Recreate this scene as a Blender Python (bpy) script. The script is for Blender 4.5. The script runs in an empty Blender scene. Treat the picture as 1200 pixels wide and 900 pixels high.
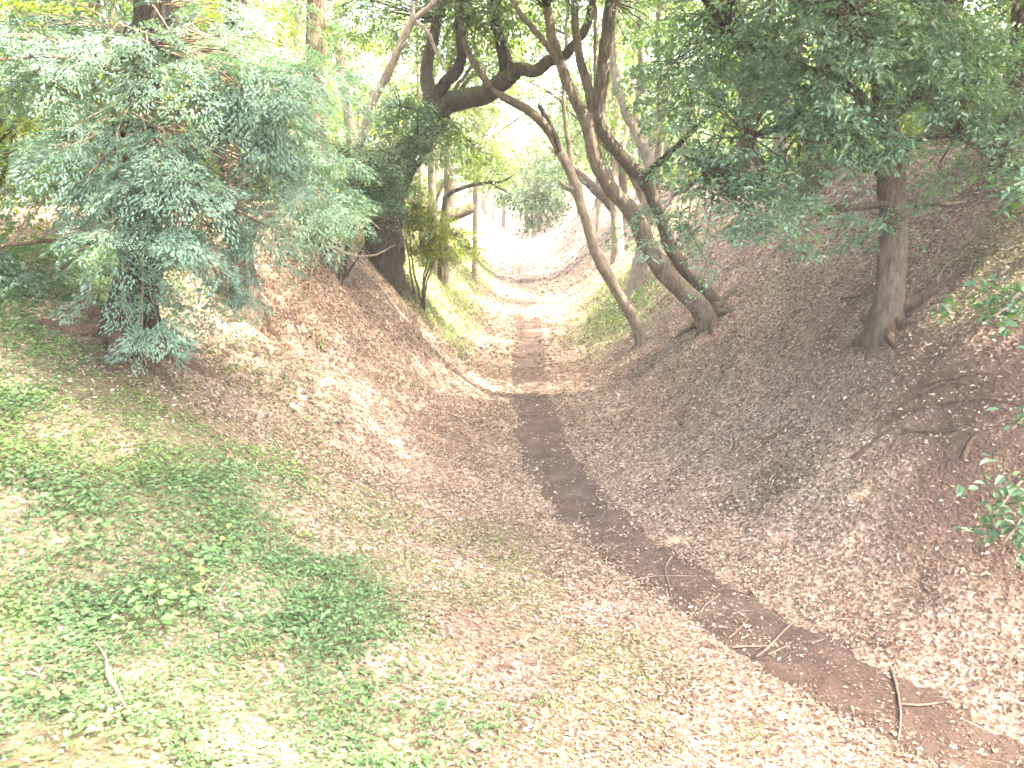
import bpy, math, numpy as np
from mathutils import Vector

R = math.radians
sc = bpy.context.scene
col = sc.collection

# ------------------------------------------------------------------ camera
CAM_H, PITCH, FPX = 4.5, R(12.9), 942.0
cam_d = bpy.data.cameras.new('camera')
cam_d.sensor_width = 36.0
cam_d.lens = 36.0 * FPX / 1200.0
cam_d.clip_end = 3000
cam = bpy.data.objects.new('camera', cam_d)
col.objects.link(cam)
cam.location = (0, 0, CAM_H)
cam.rotation_euler = (math.pi / 2 - PITCH, 0, 0)
sc.camera = cam

# ------------------------------------------------------------------ sky, sun, exposure
SUN_TO = Vector((0.46, -0.14, 0.87)).normalized()      # direction towards the sun
world = bpy.data.worlds.new('World')
sc.world = world
world.use_nodes = True
wn = world.node_tree
bg = wn.nodes['Background']
sky = wn.nodes.new('ShaderNodeTexSky')
sky.sky_type = 'NISHITA'
sky.sun_disc = False
sky.sun_elevation = math.asin(SUN_TO.z)
sky.sun_rotation = math.atan2(SUN_TO.x, SUN_TO.y)
sky.air_density = 1.0
sky.dust_density = 6.0
sky.ozone_density = 0.6
wn.links.new(sky.outputs[0], bg.inputs[0])
bg.inputs[1].default_value = 0.15

sun_d = bpy.data.lights.new('sun', 'SUN')
sun_d.energy = 2.0
sun_d.angle = R(0.53)
sun_d.color = (1.0, 0.95, 0.86)
sun = bpy.data.objects.new('sun', sun_d)
col.objects.link(sun)
sun.rotation_euler = SUN_TO.to_track_quat('Z', 'Y').to_euler()
sun.location = (20, -6, 40)

vs = sc.view_settings
vs.view_transform = 'Standard'
vs.look = 'None'
vs.gamma = 1.0
vs.exposure = 4.7
vs.use_white_balance = True
vs.white_balance_temperature = 7100
vs.use_curve_mapping = False
cy = sc.cycles
cy.use_denoising = True
cy.max_bounces = 6
cy.diffuse_bounces = 4
cy.glossy_bounces = 2
cy.transmission_bounces = 4
cy.volume_bounces = 0
cy.use_adaptive_sampling = True
cy.sample_clamp_indirect = 6.0

# ------------------------------------------------------------------ noise and terrain
def hsh(ix, iy, s):
    h = (ix.astype(np.int64) * 374761393 + iy.astype(np.int64) * 668265263 + s * 1442695041) & 0xFFFFFFFF
    h = ((h ^ (h >> 13)) * 1274126177) & 0xFFFFFFFF
    return ((h ^ (h >> 16)) & 0xFFFFFF) / float(0xFFFFFF)

def vn(x, y, s=0):
    x = np.asarray(x, float); y = np.asarray(y, float)
    ix = np.floor(x); iy = np.floor(y)
    fx = x - ix; fy = y - iy
    fx = fx * fx * (3 - 2 * fx); fy = fy * fy * (3 - 2 * fy)
    a = hsh(ix, iy, s); b = hsh(ix + 1, iy, s); c = hsh(ix, iy + 1, s); d = hsh(ix + 1, iy + 1, s)
    return (a * (1 - fx) + b * fx) * (1 - fy) + (c * (1 - fx) + d * fx) * fy

def fbm(x, y, s=0, o=3):
    t = 0; a = 1; n = 0
    for k in range(o):
        t = t + a * vn(np.asarray(x) * 2 ** k, np.asarray(y) * 2 ** k, s + k * 17); n += a; a *= .5
    return t / n

def ss(a, b, x):
    t = np.clip((np.asarray(x, float) - a) / (b - a), 0, 1)
    return t * t * (3 - 2 * t)

AX = np.array([(-60, 26), (-10, 12), (0, 7.4), (4, 4.9), (6.2, 3.75), (7.7, 2.75), (9.5, 1.85), (11.2, 1.15), (14, .62), (17.5, .5),
               (22, .45), (27, .62), (34, .55), (42, .85), (55, .75), (80, 1.0), (130, 1.0), (600, 1.0)], float)
_ya = np.linspace(-60, 600, 6601)
_xa = np.interp(_ya, AX[:, 0], AX[:, 1])
_k = np.hanning(15); _k /= _k.sum()
_xs = np.convolve(np.pad(_xa, 7, 'edge'), _k, 'valid')
def axis(y): return np.interp(y, _ya, _xs)
def axis_slope(y): return (axis(np.asarray(y) + .4) - axis(np.asarray(y) - .4)) / .8

def path_d(x, y):
    """distance from the path's centre line, and the path's half width there"""
    d = np.abs(x - axis(y)) / np.sqrt(1 + axis_slope(y) ** 2)
    hw = .56 + .16 * (fbm(x * .9 + 3, np.asarray(y) * .9, 5) - .5) * 2 + .12 * (fbm(x * 3.1, np.asarray(y) * 3.1, 9) - .5) * 2
    return d, hw

def height(x, y):
    x = np.asarray(x, float); y = np.asarray(y, float)
    d = x - axis(y)
    HL = np.interp(y, [0, 5, 8, 11, 18, 30], [1.2, 1.5, 2.4, 3.5, 4.25, 4.3])
    WL = np.interp(y, [0, 11, 16.5, 24, 34], [9.5, 8.2, 5.1, 5.0, 6.0])
    DL = np.interp(y, [0, 9, 14, 20, 30], [1.1, 1.1, 1.15, .9, .9])
    DR = np.interp(y, [0, 10, 15, 25], [.35, .5, 1.1, 1.1])
    HR = np.interp(y, [0, 12, 25, 45], [5.6, 5.8, 5.4, 5.0])
    WR = np.interp(y, [0, 12, 25, 45], [8.0, 8.0, 7.2, 7.0])
    big = (fbm(x * .16 + 7, y * .16, 31, 2) - .5)
    L = HL * ss(0, 1, (-d - DL + big * 1.2) / WL)
    Rr = HR * ss(0, 1, (d - DR + big * 1.2) / WR)
    z = np.where(d < 0, L, Rr)
    ad = np.abs(d)
    z = z + (fbm(x * .5, y * .5, 3, 3) - .5) * .42 * ss(.6, 3, ad)
    z = z + (fbm(x * 1.7, y * 1.7, 8, 2) - .5) * .13 * ss(.5, 1.6, ad)
    pd, hw = path_d(x, y)
    z = z - .05 * (1 - ss(.45, .95, pd))
    far = ss(14, 60, ad)
    z = z + far * (fbm(x * .03, y * .03, 77, 2) - .5) * 2.0
    # earth causeway that the photographer stands on
    cw = 2.95 - .85 * np.clip(y - .7, 0, 10) + (fbm(x * .8, y * .8, 41) - .5) * .2
    cw = np.where(y < -4, 2.95 - .85 * np.clip(-y - 5.5, 0, 10), cw)
    return np.maximum(z, cw)

def hz(x, y): return float(height(np.array([x]), np.array([y]))[0])
def normal(x, y, e=.12):
    n = np.stack([-(height(x + e, y) - height(x - e, y)) / (2 * e), -(height(x, y + e) - height(x, y - e)) / (2 * e), np.ones_like(x)], -1)
    return n / np.linalg.norm(n, axis=-1, keepdims=True)

cP, sP = math.cos(PITCH), math.sin(PITCH)
def ray(px, py):
    u = (px - 600) / FPX; v = (450 - py) / FPX
    return np.array([u, cP + v * sP, -sP + v * cP])
def at(px, py, Y):
    r = ray(px, py)
    return np.array([0, 0, CAM_H]) + r * (Y / r[1])
def cast(px, py):
    r = ray(px, py)
    t = np.linspace(2, 160, 40000)
    P = np.array([0, 0, CAM_H])[None] + t[:, None] * r
    h = height(P[:, 0], P[:, 1])
    i = np.argmax(P[:, 2] < h)
    return np.array([P[i, 0], P[i, 1], h[i]])
def place(px, Y):
    x = at(px, 300, Y)[0]
    return np.array([x, Y, hz(x, Y)])

# ------------------------------------------------------------------ materials
def newmat(name):
    m = bpy.data.materials.new(name); m.use_nodes = True
    nt = m.node_tree
    b = nt.nodes['Principled BSDF']
    return m, nt, b
def nd(nt, t, **kw):
    n = nt.nodes.new(t)
    for k, v in kw.items():
        if k in n.inputs.keys(): n.inputs[k].default_value = v
        else: setattr(n, k, v)
    return n
def ramp(nt, fac, stops):
    r = nt.nodes.new('ShaderNodeValToRGB')
    el = r.color_ramp.elements
    while len(el) < len(stops): el.new(.5)
    for e, (p, c) in zip(el, stops):
        e.position = p; e.color = (*c, 1)
    nt.links.new(fac, r.inputs[0])
    return r.outputs[0]
def mixc(nt, fac, a, b, mode='MIX'):
    m = nt.nodes.new('ShaderNodeMix'); m.data_type = 'RGBA'; m.blend_type = mode
    for sck, v in ((0, fac), (6, a), (7, b)):
        if hasattr(v, 'is_linked'): nt.links.new(v, m.inputs[sck])
        elif isinstance(v, tuple): m.inputs[sck].default_value = (*v, 1)
        else: m.inputs[sck].default_value = v
    return m.outputs[2]
def texco(nt):
    g = nt.nodes.new('ShaderNodeNewGeometry'); return g.outputs['Position']
def noise(nt, scale, detail=4, vec=None, rough=.6):
    n = nd(nt, 'ShaderNodeTexNoise', Scale=scale, Detail=detail, Roughness=rough)
    if vec is not None: nt.links.new(vec, n.inputs['Vector'])
    return n.outputs[0]
def bump(nt, b, h, strength, dist):
    bp = nd(nt, 'ShaderNodeBump', Strength=strength, Distance=dist)
    nt.links.new(h, bp.inputs['Height']); nt.links.new(bp.outputs[0], b.inputs['Normal'])

def ground_mat():
    m, nt, b = newmat('leaf_strewn_earth')
    p = texco(nt)
    v = nd(nt, 'ShaderNodeTexVoronoi', Scale=24.0); nt.links.new(p, v.inputs['Vector'])
    sep = nt.nodes.new('ShaderNodeSeparateColor'); nt.links.new(v.outputs['Color'], sep.inputs[0])
    c1 = ramp(nt, sep.outputs[0], [(0, (.10, .068, .050)), (.35, (.185, .132, .102)), (.7, (.28, .215, .17)), (1, (.39, .315, .26))])
    c2 = ramp(nt, noise(nt, 1.1, 5, p), [(.3, (.55, .50, .47)), (.7, (1.15, 1.08, 1.05))])
    c = mixc(nt, 1.0, c1, c2, 'MULTIPLY')
    at_ = nd(nt, 'ShaderNodeAttribute', attribute_name='Col')
    s2 = nt.nodes.new('ShaderNodeSeparateColor'); nt.links.new(at_.outputs[0], s2.inputs[0])
    soil = ramp(nt, noise(nt, 9, 6, p), [(.3, (.070, .044, .034)), (.7, (.125, .081, .062))])
    c = mixc(nt, s2.outputs[0], c, soil)
    grn = ramp(nt, noise(nt, 14, 5, p), [(.3, (.055, .075, .030)), (.7, (.12, .15, .06))])
    c = mixc(nt, s2.outputs[1], c, grn)
    nt.links.new(c, b.inputs['Base Color'])
    b.inputs['Roughness'].default_value = .95
    b.inputs['Specular IOR Level'].default_value = .15
    bump(nt, b, v.outputs['Distance'], .5, .03)
    return m
def path_mat():
    m, nt, b = newmat('trodden_earth')
    p = texco(nt)
    c = ramp(nt, noise(nt, 2.2, 8, p, .65), [(.28, (.066, .044, .034)), (.52, (.104, .071, .056)), (.75, (.165, .118, .094))])
    g = ramp(nt, noise(nt, 60, 3, p), [(.4, (.8, .8, .8)), (.7, (1.12, 1.1, 1.08))])
    c = mixc(nt, 1.0, c, g, 'MULTIPLY')
    nt.links.new(c, b.inputs['Base Color'])
    b.inputs['Roughness'].default_value = .9
    b.inputs['Specular IOR Level'].default_value = .2
    bump(nt, b, noise(nt, 15, 9, p, .75), .9, .06)
    return m
def leaf_mat(name, trans=.35, rough=.45, spec=.4, tcol=(1.5, 1.7, .45)):
    m, nt, b = newmat(name)
    a = nd(nt, 'ShaderNodeAttribute', attribute_name='Col')
    nt.links.new(a.outputs[0], b.inputs['Base Color'])
    b.inputs['Roughness'].default_value = rough
    b.inputs['Specular IOR Level'].default_value = spec
    if trans > 0:
        t = nt.nodes.new('ShaderNodeBsdfTranslucent')
        nt.links.new(mixc(nt, 1.0, a.outputs[0], tcol, 'MULTIPLY'), t.inputs[0])
        mx = nt.nodes.new('ShaderNodeMixShader'); mx.inputs[0].default_value = trans
        nt.links.new(b.outputs[0], mx.inputs[1]); nt.links.new(t.outputs[0], mx.inputs[2])
        nt.links.new(mx.outputs[0], nt.nodes['Material Output'].inputs[0])
    return m
def bark_mat(name, dark, light, scale=1.0, moss=0.0):
    m, nt, b = newmat(name)
    tc = nt.nodes.new('ShaderNodeTexCoord')
    mp = nd(nt, 'ShaderNodeMapping'); mp.inputs['Scale'].default_value = (1, 1, .22)
    nt.links.new(tc.outputs['Object'], mp.inputs['Vector'])
    n = noise(nt, 22 * scale, 8, mp.outputs[0], .7)
    c = ramp(nt, n, [(.32, dark), (.68, light)])
    n2 = noise(nt, 3.0, 5, tc.outputs['Object'])
    c = mixc(nt, 1.0, c, ramp(nt, n2, [(.3, (.65, .65, .66)), (.7, (1.15, 1.12, 1.08))]), 'MULTIPLY')
    if moss:
        ge = nt.nodes.new('ShaderNodeNewGeometry')
        sp = nt.nodes.new('ShaderNodeSeparateXYZ'); nt.links.new(ge.outputs['Normal'], sp.inputs[0])
        mt = nd(nt, 'ShaderNodeMath', operation='MULTIPLY'); nt.links.new(sp.outputs[2], mt.inputs[0])
        nt.links.new(ramp(nt, noise(nt, 4, 6, tc.outputs['Object']), [(.4, (0, 0, 0)), (.6, (moss, moss, moss))]), mt.inputs[1])
        mt.use_clamp = True
        c = mixc(nt, mt.outputs[0], c, (.10, .115, .03))
    nt.links.new(c, b.inputs['Base Color'])
    b.inputs['Roughness'].default_value = .9
    b.inputs['Specular IOR Level'].default_value = .2
    bump(nt, b, n, 1.0, .07)
    return m
M_GROUND, M_PATH = ground_mat(), path_mat()
M_LEAF = leaf_mat('evergreen_leaf', .30, .38, .55)
M_GLOSS = leaf_mat('glossy_leaf', .22, .28, .6)
M_CONIFER = leaf_mat('conifer_spray', .25, .6, .25, (1.2, 1.4, .6))
M_THIN = leaf_mat('thin_leaf', .5, .55, .3, (1.6, 1.7, .35))
M_HERB = leaf_mat('herb_leaf', .35, .5, .35, (1.3, 1.5, .45))
M_LITTER = leaf_mat('dry_leaf', .12, .7, .25, (1.1, .9, .7))
M_BARK_DARK = bark_mat('dark_bark', (.030, .024, .020), (.10, .085, .070))
M_BARK_BROWN = bark_mat('brown_conifer_bark', (.055, .036, .027), (.17, .115, .085), .8)
M_BARK_PALE = bark_mat('pale_bark', (.15, .12, .09), (.36, .30, .235))
M_BARK_GREY = bark_mat('grey_brown_bark', (.060, .047, .036), (.19, .155, .12), 1.0, .5)
M_BARK_WARM = bark_mat('warm_grey_bark', (.10, .078, .060), (.28, .225, .175), 1.0, .3)
M_BARK_MOSS = bark_mat('mossy_bark', (.045, .036, .028), (.13, .11, .08), 1.0, 1.0)
M_DEAD = bark_mat('bleached_dead_wood', (.20, .155, .12), (.42, .35, .28), 1.4)
M_STICK = bark_mat('dry_stick', (.24, .175, .135), (.42, .33, .26), 2.0)
M_ROOT = bark_mat('root_bark', (.07, .045, .033), (.20, .14, .10), 1.6)

# ------------------------------------------------------------------ mesh helpers
def mesh(name, V, Q, mat, C=None, smooth=True):
    V = np.asarray(V, np.float32).reshape(-1, 3); Q = np.asarray(Q, np.int32).reshape(-1, 4)
    me = bpy.data.meshes.new(name)
    me.vertices.add(len(V)); me.vertices.foreach_set('co', V.ravel())
    me.loops.add(Q.size); me.loops.foreach_set('vertex_index', Q.ravel())
    me.polygons.add(len(Q)); me.polygons.foreach_set('loop_start', np.arange(0, Q.size, 4, dtype=np.int32))
    me.update(calc_edges=True)
    me.polygons.foreach_set('use_smooth', np.full(len(Q), smooth))
    if C is not None:
        a = me.color_attributes.new('Col', 'FLOAT_COLOR', 'POINT')
        c4 = np.ones((len(V), 4), np.float32); c4[:, :3] = C
        a.data.foreach_set('color', c4.ravel())
    me.materials.append(mat)
    return me
def obj(name, me, parent=None, loc=(0, 0, 0)):
    o = bpy.data.objects.new(name, me); col.objects.link(o)
    o.location = loc
    if parent is not None: o.parent = parent
    return o
def tag(o, label=None, cat=None, group=None, kind=None):
    if label: o['label'] = label
    if cat: o['category'] = cat
    if group: o['group'] = group
    if kind: o['kind'] = kind
    return o
def thing(name, base, label, cat, group=None):
    o = bpy.data.objects.new(name, None); col.objects.link(o)
    o.empty_display_size = .3
    o.location = [float(v) for v in base]
    return tag(o, label, cat, group)
class MB:
    def __init__(s): s.V = []; s.Q = []; s.C = []; s.n = 0
    def add(s, V, Q, C=None):
        V = np.asarray(V, float).reshape(-1, 3)
        s.V.append(V); s.Q.append(np.asarray(Q, int).reshape(-1, 4) + s.n); s.n += len(V)
        if C is not None: s.C.append(np.asarray(C, float).reshape(-1, 3))
        return s
    def build(s, name, mat, parent=None, base=(0, 0, 0), smooth=True):
        V = np.concatenate(s.V) - np.asarray(base, float)
        C = np.concatenate(s.C) if s.C else None
        me = mesh(name, V, np.concatenate(s.Q), mat, C, smooth)
        o = obj(name, me, parent, (0, 0, 0) if parent is not None else base)
        if name in ('twigs', 'dead_twigs'): o['kind'] = 'stuff'
        return o

def spline(P, n):
    P = np.asarray(P, float)
    if len(P) == 2: return P[0] + (P[1] - P[0]) * np.linspace(0, 1, n)[:, None]
    Q = np.vstack([2 * P[0] - P[1], P, 2 * P[-1] - P[-2]])
    seg = np.linalg.norm(np.diff(P[:, :3], axis=0), axis=1); cum = np.r_[0, np.cumsum(seg)]
    t = np.linspace(0, cum[-1], n); i = np.clip(np.searchsorted(cum, t, 'right') - 1, 0, len(P) - 2)
    u = ((t - cum[i]) / np.maximum(seg[i], 1e-6))[:, None]
    a, b, c, d = Q[i], Q[i + 1], Q[i + 2], Q[i + 3]
    return .5 * (2 * b + (c - a) * u + (2 * a - 5 * b + 4 * c - d) * u * u + (3 * b - a - 3 * c + d) * u ** 3)

def tube(P, rad, sides=10, step=.12, lump=.12, seed=0, wob=0., taper_end=True):
    """P control points, rad a radius for each; returns verts, quads"""
    PR = np.c_[np.asarray(P, float), np.asarray(rad, float)]
    ln = np.linalg.norm(np.diff(PR[:, :3], axis=0), axis=1).sum()
    n = int(max(3, min(160, ln / step)))
    S = spline(PR, n); p = S[:, :3]; r = np.maximum(S[:, 3], .0015)
    if wob:
        s = np.linspace(0, ln, n)
        for k in range(3): p[:, k] += (fbm(s * 1.6 / max(wob * 6, .3), np.full(n, seed * 3.1 + k * 9.7), seed) - .5) * 2 * wob * np.minimum(1, s / (.15 * ln + 1e-6))
    T = np.gradient(p, axis=0); T /= np.linalg.norm(T, axis=1, keepdims=True) + 1e-9
    ref = np.array([0.3, 0.1, .0]) if abs(T[0, 2]) > .5 else np.array([0, 0, 1.])
    u = np.cross(T[0], ref); u /= np.linalg.norm(u)
    U = np.zeros_like(p); U[0] = u
    for i in range(1, n):
        u = u - T[i] * np.dot(u, T[i]); u /= np.linalg.norm(u) + 1e-9; U[i] = u
    W = np.cross(T, U)
    a = np.arange(sides) / sides * 2 * math.pi
    ca, sa = np.cos(a), np.sin(a)
    rr = r[:, None] * np.ones((1, sides))
    if lump:
        s = np.linspace(0, ln, n)[:, None]
        rr = rr * (1 + lump * 2 * (fbm(ca[None] * 1.3 + s * .9 + seed, sa[None] * 1.3 + s * 1.3 + seed * 2, seed + 5) - .5)
                   + lump * .7 * 2 * (vn(a[None] * sides / 4.2 + 0 * s, s * 1.1, seed + 9) - .5))
    if taper_end: rr[-1] *= .15
    V = p[:, None] + rr[..., None] * (U[:, None] * ca[None, :, None] + W[:, None] * sa[None, :, None])
    i, j = np.meshgrid(np.arange(n - 1), np.arange(sides), indexing='ij')
    j2 = (j + 1) % sides
    Q = np.stack([i * sides + j, i * sides + j2, (i + 1) * sides + j2, (i + 1) * sides + j], -1)
    return V.reshape(-1, 3), Q.reshape(-1, 4)

def unit(v): return v / (np.linalg.norm(v, axis=-1, keepdims=True) + 1e-9)
def leaf4(P, D, N, L, W, C, fold=.12):
    """one rhombic leaf for every row"""
    n = len(P); D = unit(D); S = unit(np.cross(N, D)); N = np.cross(D, S)
    L = np.broadcast_to(L, n)[:, None]; W = np.broadcast_to(W, n)[:, None]
    m = P + D * L * .48 + N * W * fold
    V = np.stack([P, m + S * W * .5, P + D * L - N * L * .06, m - S * W * .5], 1)
    return V.reshape(-1, 3), np.arange(4 * n).reshape(-1, 4), np.repeat(C, 4, 0)
def leaf6(P, D, N, L, W, C, fold=.15, wide=.38):
    """folded leaf of two halves"""
    n = len(P); D = unit(D); S = unit(np.cross(N, D)); N = np.cross(D, S)
    L = np.broadcast_to(L, n)[:, None]; W = np.broadcast_to(W, n)[:, None]
    a = P + D * L * (wide - .18) + N * W * fold; b = P + D * L * (wide + .28) + N * W * fold * .8
    V = np.stack([P, a + S * W * .5, b + S * W * .42, P + D * L - N * L * .1, b - S * W * .42, a - S * W * .5], 1)
    k = np.arange(n)[:, None] * 6
    Q = np.concatenate([k + np.array([[0, 1, 2, 3]]), k + np.array([[0, 3, 4, 5]])])
    return V.reshape(-1, 3), Q, np.repeat(C, 6, 0)

rng = np.random.default_rng(11)
UP = np.array([0, 0, 1.])
def tint(n, c, var=.25, yel=.15):
    c = np.asarray(c, float)
    k = 1 + (rng.random((n, 1)) - .5) * 2 * var
    y = rng.random((n, 1)) ** 2 * yel * 3
    return np.clip(c * k * (1 + y * np.array([[.9, .45, -.2]])), .004, .9)

def sprays(B, A, n, length, leaf, c, kind='broad', droop=.25, var=.3, yel=.12, shapes=4):
    """leafy sprays: base B (s,3), axis A (s,3), n leaves in each"""
    s = len(B)
    A = unit(A)
    side = unit(np.cross(A, UP) + rng.normal(0, .05, (s, 3)))
    nrm = np.cross(side, A); nrm *= np.sign(nrm[:, 2:3] + 1e-6)
    roll = rng.normal(0, .3, (s, 1))
    side2 = side * np.cos(roll) + nrm * np.sin(roll); nrm = nrm * np.cos(roll) - side * np.sin(roll); side = side2
    ln = length * (0.7 + .6 * rng.random((s, 1)))
    t = rng.random((s, n)); sg = rng.random((s, n)) * 2 - 1
    w = np.sin(np.clip(t * .85 + .12, 0, 1) * math.pi) * .62
    if kind == 'fan':                                     # feather: side branchlets swept forward from the axis
        tk = (np.floor(t * 9) + .5) / 9
        lat = rng.random((s, n)) ** .8 * np.sign(sg)
        w = .12 + 1.5 * tk * (1.12 - tk)
        t = tk * .8 + np.abs(lat) * w * .38 + .02
        sg = lat
    P = B[:, None] + A[:, None] * (t * ln)[..., None] + side[:, None] * (sg * w * ln)[..., None]
    P = P - UP * ((t * ln) ** 2 * droop / length + np.abs(sg) * w * ln * droop * .6)[..., None]
    P = P + nrm[:, None] * (rng.normal(0, .035 if kind == 'fan' else .085, (s, n)) * ln)[..., None]
    if kind == 'fan':
        D = A[:, None] * .8 + side[:, None] * (sg * .9)[..., None] - UP * (.1 + .35 * t)[..., None] + rng.normal(0, .16, (s, n, 3))
        Nn = nrm[:, None] + rng.normal(0, .25, (s, n, 3))
    else:
        D = A[:, None] * .55 + side[:, None] * (np.sign(sg) * .75)[..., None] - UP * .25 + rng.normal(0, .3, (s, n, 3))
        Nn = nrm[:, None] * .9 + UP * .3 + rng.normal(0, .38, (s, n, 3))
    P = P.reshape(-1, 3); D = D.reshape(-1, 3); Nn = Nn.reshape(-1, 3)
    L = leaf * (.65 + .6 * rng.random(len(P)))
    W = L * (.32 if kind == 'fan' else .46)
    cc = np.repeat(tint(s, c, var * .6, yel), n, 0) * (1 + (rng.random((len(P), 1)) - .5) * var)
    f = leaf6 if shapes == 6 else leaf4
    return f(P, D, Nn, L, W, cc)

def fill(volumes, n_leaf, length, leaf, c, kind='broad', droop=.25, var=.3, yel=.12, shapes=4, anchors=None, twig=None, out=.7, pw=.55, gap=.36):
    """volumes: (centre, (rx, ry, rz), sprays); twigs tie each spray to the nearest anchor"""
    mb, tw = MB(), MB()
    for cc, rr, ns in volumes:
        d = unit(rng.normal(size=(ns, 3)))
        q = d * (rng.random((ns, 1)) ** pw)
        B = np.asarray(cc) + q * np.asarray(rr)
        g = fbm(B[:, 0] * 1.5 + B[:, 2], B[:, 1] * 1.5 - B[:, 2] * 1.3, 61, 2)
        keep = g > gap
        B = B[keep]; d = d[keep]
        if not len(B): continue
        A = d * out * np.array([1, 1, .35]) + rng.normal(0, .4, (len(B), 3)) * np.array([1, 1, .4]) - UP * droop * .4
        V, Q, C = sprays(B, A, n_leaf, length, leaf, c, kind, droop, var, yel, shapes)
        mb.add(V, Q, C)
        if anchors is not None and twig is not None:
            an = np.asarray(anchors)
            for b, a in list(zip(B, unit(A)))[::twig]:
                j = np.argmin(((an - b) ** 2).sum(1) + rng.random(len(an)) * .8)
                mid = an[j] * .45 + b * .55 + rng.normal(0, .12, 3) + UP * .1
                tw.add(*tube([an[j], mid, b, b + a * length * .7], [.016, .010, .006, .003], 3, .3, 0, 0, 0))
    return mb, tw

def tree_thing(name, base, label, cat='tree', group=None):
    t = thing(name, base, label, cat, group)
    return t
def woody(t, name, P, rad, mat, sides=12, lump=.14, seed=0, wob=.03, step=.12, base=None):
    m = MB(); m.add(*tube(P, rad, sides, step, lump, seed, wob))
    return m.build(name, mat, t, t.location if base is None else base)
def on_ground_pts(x, y, dx, dy, ln, k=6, lift=0.):
    s = np.linspace(0, ln, k)
    bend = np.cumsum(rng.normal(0, .06, k)) * ln * .3
    X = x + dx * s - dy * bend; Y = y + dy * s + dx * bend
    return np.c_[X, Y, height(X, Y) + lift]
def roots(t, base, r, n, ln, mat, front=True):
    for k in range(n):
        a = 2 * math.pi * (k + .6 * rng.random()) / n
        l = ln * (.6 + .8 * rng.random())
        P = on_ground_pts(base[0], base[1], math.cos(a), math.sin(a), l, 6)
        rr = np.linspace(r * .42, r * .08, 6)
        P[:, 2] += np.array([r * 1.1, r * .45, .02, -.005, -.02, -.08])[:6]
        m = MB(); m.add(*tube(P, rr, 8, .08, .15, k + 3, .01)); m.build('root', mat, t, t.location)

# ------------------------------------------------------------------ ground, path
def lerp_grid(stops):
    out = []
    for (a, b, s) in stops: out.append(np.arange(a, b, s))
    return np.concatenate(out)
gx = lerp_grid([(-260, -120, 10), (-120, -40, 4), (-40, -14, .8), (-14, 14, .165), (14, 40, .8), (40, 120, 4), (120, 261, 10)])
gy = lerp_grid([(-120, -30, 10), (-30, 2, .8), (2, 26, .165), (26, 48, .3), (48, 100, 1), (100, 200, 5), (200, 331, 10)])
GX, GY = np.meshgrid(gx, gy, indexing='xy')
GZ = height(GX.ravel(), GY.ravel())
gv = np.c_[GX.ravel(), GY.ravel(), GZ]
def cover_mask(x, y):
    """where herbs and ivy grow on the left slope"""
    d = axis(y) - x
    m = ss(3.4, 5.2, d - .7 * (1 - ss(5, 8, y)) + (fbm(x * .7, y * .7, 21) - .5) * 2.2) * (1 - ss(12.5, 15, y))
    m = m * (1 - .85 * ss(9.2, 10.4, y) * ss(-6.3, -4.6, x))
    return m
def soil_mask(x, y):
    s = ss(.62, .72, fbm(x * .55 + 9, y * .55 + 2, 51)) * .8
    rb = .55 * ss(3.6, 5.2, x) * ss(8.3, 9.5, y) * (1 - ss(12.5, 14.5, y)) * ss(.35, .6, fbm(x * .9, y * .9, 57)) + np.exp(-(((x - 5.3) / .9) ** 2 + ((y - 8.6) / .9) ** 2)) * 1.2
    lb = np.exp(-(((x + 4.9) / 1.6) ** 2 + ((y - 9.6) / 1.0) ** 2)) * .9
    lb2 = np.exp(-(((x + 2.8) / 1.0) ** 2 + ((y - 4.25) / .42) ** 2)) * 1.3
    return np.clip(s * .6 + rb + lb + lb2, 0, 1)
def moss_mask(x, y):
    d = axis(y) - x
    band = ss(.8, 1.8, d) * (1 - ss(3.5, 5, d)) * ss(5, 6, y) * (1 - ss(9.5, 12, y)) * ss(.40, .62, fbm(x * 1.1, y * 1.1, 71))
    rp = ss(.52, .66, fbm(x * .6 + 30, y * .6, 73)) * ss(1.5, 3, -d) * .55
    fl = ss(1.3, 2.6, d) * ss(19, 23, y) * (1 - ss(45, 60, y)) * .75
    fr = np.exp(-(((x - 3.4) / 1.2) ** 2 + ((y - 27) / 4.) ** 2)) * .9
    return np.clip(band * .4 + rp * .6 + fl + fr + cover_mask(x, y) * .35, 0, 1)
gc = np.zeros((len(gv), 3)); gc[:, 0] = soil_mask(gv[:, 0], gv[:, 1]); gc[:, 1] = moss_mask(gv[:, 0], gv[:, 1])
nx, ny = len(gx), len(gy)
ii, jj = np.meshgrid(np.arange(ny - 1), np.arange(nx - 1), indexing='ij')
gq = np.stack([ii * nx + jj, ii * nx + jj + 1, (ii + 1) * nx + jj + 1, (ii + 1) * nx + jj], -1).reshape(-1, 4)
ground = obj('ground', mesh('ground', gv, gq, M_GROUND, gc))
tag(ground, 'leaf strewn brown earth of the sunken trench and its banks', 'ground', kind='structure')

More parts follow.
